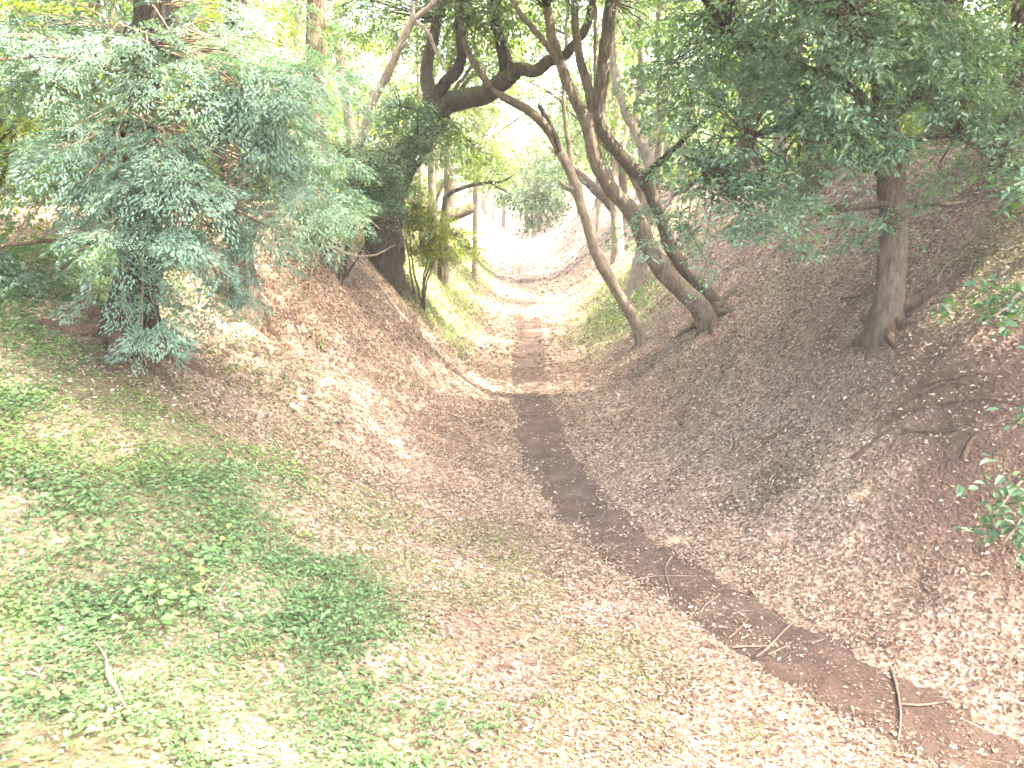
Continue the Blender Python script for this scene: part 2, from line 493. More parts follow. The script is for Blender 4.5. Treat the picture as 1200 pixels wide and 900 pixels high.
ys = np.concatenate([np.arange(2.2, 26, .07), np.arange(26, 95, .3)])
K = 13
pv = []
for y in ys:
    sl = float(axis_slope(y)); f = math.sqrt(1 + sl * sl)
    c0 = float(axis(y))
    hl = .60 + .17 * (float(fbm(np.array([y * .9]), np.array([1.5]), 5)[0]) - .5) * 2 + .17 * (float(fbm(np.array([y * 3.]), np.array([4.5]), 6)[0]) - .5) * 2
    hr = .60 + .17 * (float(fbm(np.array([y * .9]), np.array([21.5]), 5)[0]) - .5) * 2 + .17 * (float(fbm(np.array([y * 3.]), np.array([24.5]), 6)[0]) - .5) * 2
    u = np.linspace(-hl, hr, K)
    X = c0 + u * f
    pv.append(np.c_[X, np.full(K, y), height(X, np.full(K, y)) + .014 * np.minimum(1, 3 * (1 - np.abs(np.linspace(-1, 1, K)))) - .006])
pv = np.concatenate(pv)
ii, jj = np.meshgrid(np.arange(len(ys) - 1), np.arange(K - 1), indexing='ij')
pq = np.stack([ii * K + jj, ii * K + jj + 1, (ii + 1) * K + jj + 1, (ii + 1) * K + jj], -1).reshape(-1, 4)
tag(obj('path', mesh('path', pv, pq, M_PATH)), 'narrow trodden dirt path winding along the trench floor', 'path', kind='structure')

# ------------------------------------------------------------------ leaf litter, ground cover, grass (uncountable)
def scatter(x0, x1, y0, y1, dens):
    n = int((x1 - x0) * (y1 - y0) * dens)
    return rng.uniform(x0, x1, n), rng.uniform(y0, y1, n)
LP, LD, LN, LL, LC = [], [], [], [], []
pal = np.array([(.36, .285, .215), (.28, .21, .15), (.20, .14, .097), (.13, .085, .060), (.44, .37, .295), (.31, .235, .175), (.23, .165, .12), (.17, .115, .08)])
for (x0, x1, y0, y1, dens, size) in ((-6, 9, 3, 9, 1550, .038), (-7, 9, 9, 14, 1500, .041), (-7.5, 9, 14, 22, 800, .052), (-8, 9, 22, 38, 180, .095), (-8, 9, 38, 75, 40, .15)):
    x, y = scatter(x0, x1, y0, y1, dens)
    pd, hw = path_d(x, y)
    edge = ss(-.30, .05, pd - hw + .45 * (fbm(x * 3.5, y * 3.5, 97) - .5))
    drift = ss(.45, .7, fbm(x * 1.3, y * 1.3, 91))
    pk = edge * (.55 + .45 * drift) + (1 - edge) * (.03 + .22 * ss(.48, .72, fbm(x * 2, y * 2, 92)))
    pk = pk * (1 - .6 * soil_mask(x, y)) * (1 - .6 * cover_mask(x, y)) * np.where((pd > hw - .02) & (pd < hw + .35), 1.25, 1)
    k = rng.random(len(x)) < pk
    x, y = x[k], y[k]; n = len(x)
    nr = unit(normal(x, y) + rng.normal(0, .33, (n, 3)))
    a = rng.random(n) * 2 * math.pi
    D = np.c_[np.cos(a), np.sin(a), np.zeros(n)]; D = unit(D - nr * (D * nr).sum(1, keepdims=True))
    L = size * np.clip(np.exp(rng.normal(-.08, .42, n)), .35, 1.8)
    P = np.c_[x, y, height(x, y) + .008 + .022 * rng.random(n)] - D * L[:, None] * .5
    LP.append(P); LD.append(D); LN.append(nr); LL.append(L)
    LC.append(pal[rng.integers(0, len(pal), n)] * (.65 + .65 * rng.random((n, 1))) * (.62 + .65 * fbm(x * .6, y * .6, 95)[:, None]))
LP, LD, LN, LL, LC = (np.concatenate(q) for q in (LP, LD, LN, LL, LC))
V, Q, C = leaf4(LP, LD, LN, LL, LL * (.38 + .25 * rng.random(len(LL))), LC, .25)
lit = obj('leaf_litter', mesh('leaf_litter', V, Q, M_LITTER, C, False))
tag(lit, 'carpet of dry tan and brown fallen leaves over the trench', 'leaf litter', kind='stuff')

x, y = scatter(-6, 8, 4, 20, 22)
k = rng.random(len(x)) < np.where(path_d(x, y)[0] < .5, .35, 1) * (.3 + .7 * ss(.45, .65, fbm(x * .8, y * .8, 111)))
x, y = x[k], y[k]; n = len(x)
nr = unit(normal(x, y) + rng.normal(0, .25, (n, 3))); a = rng.random(n) * 6.283
D = np.c_[np.cos(a), np.sin(a), np.zeros(n)]; D = unit(D - nr * (D * nr).sum(1, keepdims=True))
L = .06 + .28 * rng.random(n) ** 2
V, Q, C = leaf4(np.c_[x, y, height(x, y) + .022 + .015 * rng.random(n)], D, nr, L, .008 + .007 * rng.random(n), np.array([(.26, .19, .14)]) * (.45 + 1.0 * rng.random((n, 1))), .5)
tag(obj('twig_litter', mesh('twig_litter', V, Q, M_LITTER, C, False)), 'small broken twigs strewn through the fallen leaves', 'twigs', kind='stuff')
yy = np.r_[rng.uniform(5, 12, 5200), rng.uniform(12, 22, 2600)]
uu = rng.normal(0, .36, len(yy)); x = axis(yy) + uu * np.sqrt(1 + axis_slope(yy) ** 2); y = yy; n = len(y)
r_ = .004 + .013 * rng.random(n) ** 3
oc = np.array([(1, 0, 0), (0, 1, 0), (-1, 0, 0), (0, -1, 0), (0, 0, 1.)])
P = np.c_[x, y, height(x, y) + .012]
V = P[:, None] + oc[None] * (r_[:, None, None] * (.7 + .6 * rng.random((n, 5, 1))))
Q = (np.arange(n)[:, None, None] * 5 + np.array([(0, 1, 4, 4), (1, 2, 4, 4), (2, 3, 4, 4), (3, 0, 4, 4)])[None])[..., :3].reshape(-1, 3)
me = bpy.data.meshes.new('soil_crumbs'); me.from_pydata(V.reshape(-1, 3).tolist(), [], Q.tolist())
ca = me.color_attributes.new('Col', 'FLOAT_COLOR', 'POINT')
c4 = np.ones((n * 5, 4)); c4[:, :3] = np.repeat(np.array([(.12, .08, .06)]) * (.6 + 1.1 * rng.random((n, 1))), 5, 0); ca.data.foreach_set('color', c4.ravel())
me.materials.append(M_LITTER)
tag(obj('soil_crumbs', me), 'loose crumbs of earth and grit on the trodden path', 'soil', kind='stuff')

x, y = scatter(-8.5, 2, 3, 15, 2700)
cm = cover_mask(x, y)
patch = ss(.34, .56, fbm(x * 1.3, y * 1.3, 23, 3))
pk = cm * (.42 + .58 * patch) * (1 - .75 * soil_mask(x, y))
k = rng.random(len(x)) < pk
x, y = x[k], y[k]; n = len(x)
hgt = .012 + .15 * rng.random(n) * ss(.35, .7, fbm(x * 1.3, y * 1.3, 23, 3)) * (.3 + fbm(x * 1.3, y * 1.3, 25))
nr = unit(normal(x, y) * .5 + UP * .6 + rng.normal(0, .32, (n, 3)))
a = rng.random(n) * 2 * math.pi
D = np.c_[np.cos(a), np.sin(a), np.zeros(n)]; D = unit(D - nr * (D * nr).sum(1, keepdims=True))
L = .040 * (.35 + 1.0 * rng.random(n)) * (.45 + 1.1 * fbm(x * 1.1, y * 1.1, 26))
gcol = tint(n, (.088, .16, .075), .38, .08) * (.65 + .7 * fbm(x * .9 + 5, y * .9, 27)[:, None])
warm = ss(.5, .7, fbm(x * .7, y * .7, 28))[:, None]
gcol = gcol * (1 + warm * np.array([[.30, .18, -.05]]))
P = np.c_[x, y, height(x, y) + hgt]
m = MB()
nr_ = y < 6.6
m.add(*leaf6(P[nr_], D[nr_], nr[nr_], L[nr_], L[nr_] * .85, gcol[nr_], .12, .36))
m.add(*leaf4(P[~nr_], D[~nr_], nr[~nr_], L[~nr_], L[~nr_] * 1.0, gcol[~nr_], .12))
V, Q, C = np.concatenate(m.V), np.concatenate(m.Q), np.concatenate(m.C)
tag(obj('ground_cover', mesh('ground_cover', V, Q, M_HERB, C, False)), 'low green creeping herbs and ivy covering the left slope', 'ground cover', kind='stuff')

# short grass and seedlings between litter
x, y = scatter(-6, 8, 4.5, 16, 900)
d = axis(y) - x
g = moss_mask(x, y) * (1 - cover_mask(x, y))
k = (rng.random(len(x)) < g * .55) & (path_d(x, y)[0] > .7)
x2, y2 = scatter(-5.5, 0, 20, 46, 260)
k2 = rng.random(len(x2)) < moss_mask(x2, y2) * .8
x3, y3 = scatter(1.6, 5.4, 21, 34, 240); k3 = rng.random(len(x3)) < moss_mask(x3, y3) * .8
sc_ = np.r_[np.full(k.sum(), 1.), np.full(k2.sum(), 2.2), np.full(k3.sum(), 2.2)]
x = np.r_[x[k], x2[k2], x3[k3]]; y = np.r_[y[k], y2[k2], y3[k3]]; n = len(x)
a = rng.random(n) * 2 * math.pi
D = unit(np.c_[np.cos(a) * .8, np.sin(a) * .8, .35 + .6 * rng.random(n)])
L = .055 * (.5 + rng.random(n)) * sc_
V, Q, C = leaf4(np.c_[x, y, height(x, y)], D, np.c_[-np.cos(a), -np.sin(a), np.full(n, .8)], L, L * .3, tint(n, (.12, .17, .06), .35, .15), .1)
tag(obj('grass', mesh('grass', V, Q, M_HERB, C, False)), 'thin short grass and seedlings scattered through the leaf litter', 'grass', kind='stuff')

# ------------------------------------------------------------------ left conifers
def up_pts(px_list, Y, Ytop, ztop, xtop):
    P = [at(px, py, Y) for px, py in px_list]
    P.append(np.array([xtop, Ytop, ztop]))
    return P
CON = (.125, .205, .165)
def conifer(base, trunk_px, rad, label, vols, mat, seed, ztop, leafn=46, leafl=.095, extra=None, hang=.55):
    t = tree_thing('conifer_tree', base, label)
    Y = base[1]
    P = [base - UP * .25] + [at(a, b, Y) for a, b in trunk_px]
    top = np.array([P[-1][0] + .2, Y + .3, ztop]); P.append(top)
    rr = [rad * 1.55, rad * 1.05] + list(np.linspace(rad * .95, rad * .72, len(trunk_px) - 1)) + [.05]
    woody(t, 'trunk', P, rr, mat, 18, .16, seed, .03, .1)
    S = spline(np.array(P), 60)
    return t, S
b1 = cast(150, 402)
t1, S1 = conifer(b1, [(158, 350), (166, 300), (160, 220), (156, 140), (165, 50), (176, -60)], .30,
                 'large conifer with drooping blue green sprays and root flared foot on the left slope', None, M_BARK_DARK, 1, 18)
roots(t1, b1, .42, 8, 1.0, M_ROOT)
Y1 = b1[1]
v1 = [(at(90, 75, Y1 - .3), (1.2, 1.1, .55), 100), (at(200, 80, Y1 - .9), (1.1, .9, .5), 110), (at(310, 100, Y1 - .6), (1.05, .8, .5), 95),
      (at(60, 150, Y1 + .2), (.8, .9, .6), 60), (at(120, 190, Y1 - .8), (.7, .7, .5), 55), (at(200, 165, Y1 - 1.1), (.65, .6, .45), 60), (at(375, 95, Y1 - .2), (.65, .6, .3), 34),
      (at(90, 225, Y1 - .5), (.8, .8, .35), 50), (at(215, 215, Y1 - 1.2), (.7, .6, .32), 46), (at(300, 215, Y1 - .4), (.75, .6, .42), 46), (at(370, 215, Y1 + .2), (.55, .6, .38), 34),
      (at(180, 275, Y1 - 1.3), (.85, .6, .26), 60), (at(135, 330, Y1 - .9), (.4, .4, .28), 16), (at(330, 260, Y1 - .1), (.6, .5, .38), 34), (at(300, 310, Y1 - .2), (.4, .4, .3), 14),
      (at(185, 375, Y1 - 1.0), (.32, .3, .2), 11), (at(240, 350, Y1 - .8), (.35, .3, .15), 8), (at(20, 235, Y1 + .4), (.6, .7, .35), 30),
      (at(40, 30, Y1 + .3), (1.1, 1.0, .6), 60), (at(250, 20, Y1 + .3), (1.4, 1.2, .6), 60)]
v1 += [(at(345, 190, Y1 + .6), (.7, .6, .5), 60), (at(385, 235, Y1 + 1.), (.5, .5, .35), 36), (at(300, 150, Y1 - .3), (.8, .6, .5), 50), (at(30, 300, Y1 + .3), (.5, .5, .3), 20)]
v1u = [(np.array([b1[0] + dx, b1[1] + dy, z]), (rx, rx, .9), ns) for dx, dy, z, rx, ns in
       ((0, .3, 8.4, 2.6, 90), (.3, .2, 10.2, 2.6, 150), (0, 0, 12.0, 2.6, 190), (.2, 0, 13.8, 2.4, 180), (.2, 0, 15.4, 2.0, 120), (.2, 0, 17, 1.2, 50))]  # top lobes out of view, raised and widened to cast more shade
mb, tw = fill(v1, 200, .50, .056, CON, 'fan', .45, .35, .08, 4, S1[12:], 3, .75, .6, .42)
mbu, twu = fill(v1u, 34, .55, .15, CON, 'fan', .5, .35, .08, 4, S1[30:], 4)
for q in (mbu,):
    for a_, b_, c_ in zip(q.V, q.Q, q.C): mb.V.append(a_); mb.C.append(c_)
off = mb.n
for b_ in mbu.Q: mb.Q.append(b_ + off)
mb.build('crown', M_CONIFER, t1, t1.location, False)
tw.build('twigs', M_STICK, t1, t1.location)
for k, (a, z0, ln) in enumerate(((-2.6, 3.9, 2.6), (-.5, 4.4, 2.4), (-1.4, 4.9, 1.9), (.2, 5.4, 2.6), (2.9, 5.2, 2.4), (-2.0, 5.9, 2.4), (-.9, 3.4, 1.5))):
    s = S1[np.argmin(abs(S1[:, 2] - z0))]
    P = [s + np.array([math.cos(a), math.sin(a), 0]) * q * ln + UP * (.5 * q - .75 * q * q) * ln * .5 for q in (0, .35, .7, 1)]
    woody(t1, 'limb', P, [.045, .032, .02, .008], M_BARK_BROWN, 7, .1, k, .05)

b2 = cast(292, 372)
t2, S2 = conifer(b2, [(285, 320), (276, 260), (270, 190), (268, 110), (272, 40), (275, -60)], .21,
                 'brown barked conifer with bare lower twigs just behind the root flared conifer', None, M_BARK_BROWN, 2, 17)
roots(t2, b2, .3, 6, .8, M_ROOT)
Y2 = b2[1]
v2 = [(at(340, 160, Y2 + .1), (.8, .7, .5), 55), (at(250, 120, Y2 + .5), (.9, .8, .5), 50), (at(360, 250, Y2), (.5, .5, .35), 24), (at(270, 60, Y2 + .5), (1.2, 1.0, .6), 50)]
v2 += [(np.array([b2[0] + .1, b2[1] + .4, z]), (rx, rx, .9), ns) for z, rx, ns in ((8.4, 2.6, 70), (10.2, 2.4, 100), (12.2, 2.4, 120), (14., 2.1, 100), (15.8, 1.5, 60))]  # high lobes above the view, broadened to block sun
mb, tw = fill(v2, 90, .45, .065, (.12, .19, .14), 'fan', .55, .35, .1, 4, S2[8:], 2)
mb.build('crown', M_CONIFER, t2, t2.location, False); tw.build('twigs', M_DEAD, t2, t2.location)
m = MB()
for k in range(70):                                           # bare dead twigs low on the trunk
    s = S2[rng.integers(4, 24)]
    a = rng.random() * 2 * math.pi; ln = .4 + .9 * rng.random()
    d = np.array([math.cos(a), math.sin(a), .2 - .9 * rng.random()])
    m.add(*tube([s, s + d * ln * .5 + rng.normal(0, .08, 3), s + d * ln + rng.normal(0, .12, 3) - UP * .2], [.014, .008, .003], 3, .15, 0, k, .03))
m.build('dead_twigs', M_DEAD, t2, t2.location)

# tall straight trunk behind
b3 = place(370, 17.)
t3, S3 = conifer(b3, [(371, 200), (369, 100), (368, 0)], .235, 'tall straight conifer trunk with reddish brown bark behind the green thicket', None, M_BARK_BROWN, 3, 17)
v3 = [(np.array([b3[0], b3[1], z]), (r, r, 1.1), n_) for z, r, n_ in ((10.5, 2.4, 80), (12.5, 2.2, 70), (14.5, 1.8, 50), (16.5, 1.0, 20))]
mb, tw = fill(v3, 34, .6, .16, CON, 'fan', .5, .35, .08, 4, S3[30:], 4)
mb.build('crown', M_CONIFER, t3, t3.location, False); tw.build('twigs', M_BARK_BROWN, t3, t3.location)

# ------------------------------------------------------------------ gnarled old tree
GR = (.07, .12, .055)
b5 = place(447, 20.6); Y5 = 20.6
t5 = tree_thing('gnarled_tree', b5, 'gnarled old tree with a stout mossy limb arching over the trench')
A5 = lambda l: [at(x, y, Y5 + dy) for x, y, dy in l]
woody(t5, 'trunk', [b5 - UP * .4] + A5([(450, 262, 0), (458, 232, 0), (470, 204, 0), (486, 178, 0), (503, 152, 0), (516, 126, 0)]), [.56, .44, .36, .28, .26, .28, .27], M_BARK_DARK, 18, .28, 3, .04, .08)
limb_5 = woody(t5, 'limb', A5([(505, 150, 0), (522, 123, 0), (545, 116, -.1), (570, 110, -.2), (592, 92, -.3), (608, 80, -.35), (628, 82, -.4), (645, 70, -.5), (660, 66, -.6), (676, 48, -.8), (690, 20, -1), (700, -60, -1.2)]),
      [.24, .24, .23, .22, .21, .16, .14, .14, .12, .10, .09, .03], M_BARK_MOSS, 14, .2, 5, .03, .08)
woody(limb_5, 'branch', A5([(596, 92, -.3), (592, 70, -.3), (585, 45, -.3), (580, 20, -.2), (570, -60, 0), (555, -160, .3)]), [.22, .17, .13, .12, .09, .02], M_BARK_DARK, 12, .18, 7, .03, .12, t5.location)
woody(t5, 'limb', A5([(512, 135, 0), (512, 113, 0), (522, 97, -.1), (536, 82, -.1), (541, 60, -.1), (538, 30, 0), (540, -40, 0), (548, -150, 0)]), [.2, .17, .15, .14, .12, .11, .08, .02], M_BARK_DARK, 12, .22, 8, .03)
woody(t5, 'limb', A5([(508, 125, .2), (500, 85, .3), (507, 50, .3), (512, 25, .3), (520, -20, .3), (500, -160, .4)]), [.2, .15, .14, .12, .1, .02], M_BARK_GREY, 10, .15, 9, .04)
roots(t5, b5, .5, 6, .45, M_BARK_DARK)
v5 = [(at(490, 145, Y5 - .5), (1.0, .8, .6), 80), (at(545, 60, Y5 + .8), (1.3, 1., .6), 30), (at(440, 30, Y5 + .5), (1.4, 1.2, .9), 45), (at(590, 15, Y5), (1.6, 1.2, .5), 50)]
v5 += [(np.array([b5[0] + dx, Y5 + dy, z]), (2.6, 2.4, .9), 190) for dx, dy, z in ((-.5, 0, 10.2), (2.2, 0, 10.6), (4.2, -.5, 11.0), (1.2, 0, 12.6))]
an5 = np.array(A5([(505, 150, 0), (545, 116, -.1), (585, 45, -.3), (540, 20, 0), (512, 25, .3), (570, -60, 0), (690, 0, -1), (500, -130, .3), (555, -150, .3)]))
mb, tw = fill(v5, 24, .55, .13, GR, 'broad', .25, .35, .2, 4, an5, 3)
mb.build('crown', M_LEAF, t5, t5.location, False); tw.build('twigs', M_BARK_DARK, t5, t5.location)

# leaning bleached dead trunk
bd = place(406, 17.6)
td = thing('dead_tree', bd, 'slender bleached dead trunk leaning up out of the green thicket', 'dead tree')
AD = lambda l: [at(x, y, 17.6 + dy) for x, y, dy in l]
woody(td, 'trunk', [bd - UP * .2] + AD([(414, 200, 0), (424, 163, 0), (438, 117, 0), (453, 88, 0), (467, 58, 0), (481, 30, 0), (498, 12, 0), (525, -8, 0), (560, -30, 0)]), [.12, .11, .10, .095, .085, .08, .075, .06, .05, .02], M_DEAD, 10, .15, 4, .03)
woody(td, 'branch', AD([(480, 32, 0), (484, 10, 0), (482, -20, .1)]), [.06, .045, .02], M_DEAD, 8, .1, 5, .02)
woody(td, 'branch', AD([(468, 58, 0), (477, 50, -.1), (481, 46, -.1)]), [.05, .035, .012], M_DEAD, 8, .1, 6, .01)
woody(td, 'branch', AD([(487, 24, 0), (500, 35, -.2), (510, 58, -.3), (518, 75, -.3), (524, 88, -.3)]), [.04, .04, .035, .03, .01], M_DEAD, 8, .1, 7, .02)

# ------------------------------------------------------------------ shrubs on the left bank
def shrub(name, base, label, vols, n, ln, leaf, c, mat, stem_mat, stems, droop=.2, var=.35, yel=.15, cat='shrub', group=None, shapes=4, srad=.035):
    t = thing(name, base, label, cat, group)
    mb, tw = fill(vols, n, ln, leaf, c, 'broad', droop, var, yel, shapes, np.array([v[0] for v in vols] + [base + UP * .3]), 3, .7, .5)
    mb.build('foliage', mat, t, t.location, False)
    tw.build('twigs', stem_mat, t, t.location)
    for k in range(stems):
        v = vols[k % len(vols)]
        e = np.asarray(v[0]) + rng.normal(0, .25, 3) * np.asarray(v[1])
        b = base + np.array([rng.normal(0, .12), rng.normal(0, .12), -.1])
        woody(t, 'stem', [b, b * .5 + e * .5 + rng.normal(0, .1, 3), e], [srad, srad * .7, srad * .3], stem_mat, 6, .1, k, .03)
    return t
bs = place(398, 16.4)
shrub('evergreen_thicket', bs, 'dark glossy leaved thicket glinting in front of the gnarled trunk',
      [(at(395, 185, 16.3), (.8, .6, .55), 130), (at(428, 200, 16.9), (.7, .6, .6), 150), (at(452, 215, 17.4), (.45, .5, .5), 90), (at(370, 215, 16.2), (.5, .6, .5), 70), (at(420, 238, 16.8), (.7, .5, .3), 90), (at(490, 165, 18.2), (.6, .4, .45), 90), (at(470, 125, 18.6), (.8, .5, .5), 70), (at(446, 240, 18.2), (.5, .35, .28), 70), (at(455, 185, 18.4), (.5, .4, .4), 60)],
      36, .34, .06, (.06, .11, .065), M_GLOSS, M_BARK_DARK, 5)
by = place(496, 22.0)
shrub('yellow_green_shrub', by, 'bright yellow green shrub beside the gnarled trunk on the left bank',
      [(at(485, 240, by[1]), (.55, .5, .55), 80), (at(505, 262, by[1]), (.6, .5, .45), 80), (at(478, 262, by[1] + .1), (.45, .45, .5), 60), (at(530, 275, by[1] + .6), (.6, .5, .35), 80), (at(515, 295, by[1] - .3), (.5, .5, .25), 50), (at(550, 292, by[1] + 1.), (.5, .5, .2), 36), (at(490, 290, by[1] - .2), (.5, .4, .25), 50), (at(480, 215, by[1]), (.35, .3, .3), 30)],
      34, .34, .07, (.115, .155, .042), M_THIN, M_BARK_GREY, 5)
bt = cast(372, 300)
tt = thing('dead_branches', bt, 'tangle of bare bleached branches lying over the left bank below the thicket', 'dead branch')
def px_tube(l, rad, Y, seed=0, parent=None, name='branch', mat=None, sides=6):
    return woody(parent, name, [at(x, y, Y + dy) for x, y, dy in l], rad, mat or M_DEAD, sides, .1, seed, .02, .06)
Yt = 15.8
for k, (xa_, ya_, xb_, yb_) in enumerate(((352, 262, 345, 336), (385, 262, 392, 340), (372, 280, 362, 345))):
    woody(tt, 'branch', [at(xa_, ya_, Yt - .1), at(xa_, ya_, Yt - .1) * .5 + cast(xb_, yb_) * .5 + rng.normal(0, .05, 3), cast(xb_, yb_)], [.025, .022, .012], M_DEAD, 6, .1, k, .03)
px_tube([(350, 262, .3), (372, 278, .1), (395, 292, 0), (418, 300, -.1), (440, 298, -.2), (465, 286, -.2)], [.03, .03, .026, .022, .018, .008], Yt - .3, 1, tt)
px_tube([(385, 258, .3), (405, 262, .2), (430, 258, .1), (448, 270, .1)], [.022, .02, .016, .006], Yt - .1, 2, tt)
for k in range(26):
    x0 = 335 + rng.random() * 80; y0 = 235 + rng.random() * 60
    dx = rng.normal(15, 28); dy = 20 + rng.random() * 50
    px_tube([(x0, y0, rng.normal(0, .3)), (x0 + dx * .5 + rng.normal(0, 5), y0 + dy * .45, rng.normal(0, .2)), (x0 + dx, y0 + dy * .9, rng.normal(0, .2))], [.016, .012, .005], Yt - .1, k, tt, 'twig', M_DEAD if k % 3 else M_BARK_BROWN, 4)

# ------------------------------------------------------------------ leaning trees on the right bank
bA = cast(752, 402); YA = bA[1]
tA = tree_thing('leaning_tree', bA, 'slim pale leaning tree with a limb bowed over the path and a broken stub')
AA = lambda l: [at(x, y, YA + dy) for x, y, dy in l]
woody(tA, 'trunk', [bA - UP * .3 + np.array([.12, 0, 0])] + AA([(741, 372, 0), (722, 340, 0), (706, 311, 0), (696, 290, 0), (689, 268, 0), (680, 238, 0), (671, 210, 0), (660, 186, 0), (651, 166, 0), (642, 150, 0)]),
      [.21, .15, .135, .15, .12, .115, .115, .12, .12, .11, .10], M_BARK_PALE, 14, .17, 21, .02, .07)
woody(tA, 'limb', AA([(648, 160, 0), (636, 145, -.1), (620, 130, -.2), (600, 119, -.3), (582, 108, -.4), (565, 88, -.5), (551, 66, -.6), (543, 45, -.6), (535, 0, -.5), (520, -90, -.3)]), [.11, .12, .11, .105, .09, .085, .08, .07, .05, .02], M_BARK_WARM, 12, .16, 22, .02, .07)
woody(tA, 'broken_stub', AA([(656, 178, 0), (648, 155, -.05), (639, 136, -.1), (631, 122, -.1)]), [.12, .085, .07, .05], M_BARK_DARK, 10, .15, 23, .01, .06)
woody(tA, 'broken_stub', AA([(674, 222, 0), (664, 220, -.1), (655, 212, -.15)]), [.09, .06, .03], M_BARK_PALE, 8, .15, 24, .01, .05)
woody(tA, 'limb', AA([(668, 205, .1), (668, 180, .2), (664, 150, .3), (660, 110, .4), (664, 40, .5), (668, -60, .6)]), [.08, .07, .06, .055, .05, .02], M_BARK_PALE, 8, .12, 25, .03)
roots(tA, bA, .2, 5, .5, M_BARK_PALE)
vA = [(at(545, 10, YA - .6), (1.2, 1., .35), 26), (at(665, 15, YA + .8), (.8, .8, .4), 14)] + [(np.array([x_, YA + dy, z]), (2.3, 2.3, .8), 130) for x_, dy, z in ((-1.2, -.5, 8.9), (.4, .5, 9.8), (-.6, 0, 11.3))]
anA = np.array(AA([(543, 45, -.6), (535, 0, -.5), (520, -80, -.3), (668, -50, .6), (664, 40, .5)]))
mb, tw = fill(vA, 24, .5, .11, (.06, .10, .045), 'broad', .25, .35, .2, 4, anA, 3)
mb.build('crown', M_LEAF, tA, tA.location, False); tw.build('twigs', M_BARK_GREY, tA, tA.location)

bB = cast(832, 376); YB = bB[1]
tB = tree_thing('twin_stemmed_tree', bB, 'thick twin stemmed tree sweeping left from the right bank and forking high')
AB = lambda l: [at(x, y, YB + dy) for x, y, dy in l]
woody(tB, 'trunk', [bB - UP * .3 + np.array([.1, 0, 0])] + AB([(822, 362, 0), (802, 342, 0), (778, 318, 0), (760, 290, 0), (748, 262, 0), (733, 240, 0), (715, 220, 0), (703, 200, 0), (695, 175, 0), (690, 148, 0), (690, 130, 0)]),
      [.33, .25, .215, .20, .19, .18, .175, .16, .15, .15, .145, .12], M_BARK_WARM, 16, .13, 31, .02, .07)
woody(tB, 'trunk', [bB - UP * .3 + np.array([.25, .25, 0])] + AB([(833, 352, .25), (815, 330, .3), (797, 308, .3), (784, 285, .3), (772, 250, .2), (757, 214, .1), (736, 192, 0), (718, 170, 0), (706, 150, 0), (702, 130, 0), (705, 100, 0), (708, 70, 0), (713, 35, 0), (716, 0, 0), (722, -80, .1), (730, -200, .3)]),
      [.22, .18, .15, .14, .135, .14, .145, .14, .135, .135, .14, .145, .145, .14, .12, .09, .02], M_BARK_GREY, 14, .13, 32, .02, .07)
limb_B = woody(tB, 'limb', AB([(692, 160, 0), (684, 135, 0), (672, 112, 0), (663, 92, 0), (655, 68, 0), (647, 42, 0), (641, 10, 0), (632, -60, 0), (610, -160, 0)]), [.15, .13, .115, .11, .105, .10, .09, .07, .02], M_BARK_WARM, 10, .12, 33, .02, .08)
woody(limb_B, 'branch', AB([(655, 72, 0), (640, 52, -.2), (624, 32, -.3), (606, 10, -.4), (580, -40, -.5)]), [.08, .065, .06, .05, .02], M_BARK_WARM, 8, .1, 34, .02, .12, tB.location)
woody(tB, 'limb', AB([(691, 150, 0), (693, 125, .1), (688, 100, .2), (680, 72, .2), (676, 45, .2), (674, 15, .2), (678, -60, .3), (690, -150, .3)]), [.14, .11, .10, .095, .09, .08, .06, .02], M_BARK_WARM, 10, .12, 35, .02)
woody(tB, 'limb', AB([(698, 140, .1), (699, 110, .3), (698, 70, .4), (698, 20, .4), (700, -80, .4)]), [.07, .06, .05, .045, .02], M_BARK_PALE, 8, .1, 36, .02)
woody(tB, 'limb', AB([(752, 212, 0), (768, 195, -.3), (790, 175, -.6), (815, 150, -.8), (850, 120, -1)]), [.12, .09, .07, .05, .02], M_BARK_DARK, 8, .1, 37, .03)
roots(tB, bB, .3, 6, .8, M_BARK_GREY)
vB = [(at(800, 60, YB - .2), (1.1, 1.1, .7), 80), (at(790, 130, YB - .6), (.7, .6, .5), 34), (at(735, 10, YB), (1.0, 1.0, .4), 30)] + [(np.array([x_, YB + dy, z]), (2.2, 1.9, .9), 200) for x_, dy, z in ((1.2, 0, 9.3), (2.4, -2.2, 9.4), (1.4, 1.9, 11.2), (.2, .9, 11.4), (1.2, -4.6, 10.2), (.5, -2.8, 9.7), (.2, -2.2, 10.2), (1.6, -3.6, 10.4), (-.8, -1., 10.6), (-.2, -4.4, 10.6), (.4, -3.2, 11.6))]  # high lobes over the trench are unseen, added to shade the banks
anB = np.array(AB([(716, 0, 0), (722, -80, .1), (641, 10, 0), (674, 15, .2), (610, -150, 0), (815, 150, -.8), (845, 122, -1)]))
mb, tw = fill(vB, 26, .5, .105, (.075, .13, .075), 'broad', .25, .35, .15, 4, anB, 3)
mb.build('crown', M_LEAF, tB, tB.location, False); tw.build('twigs', M_BARK_DARK, tB, tB.location)

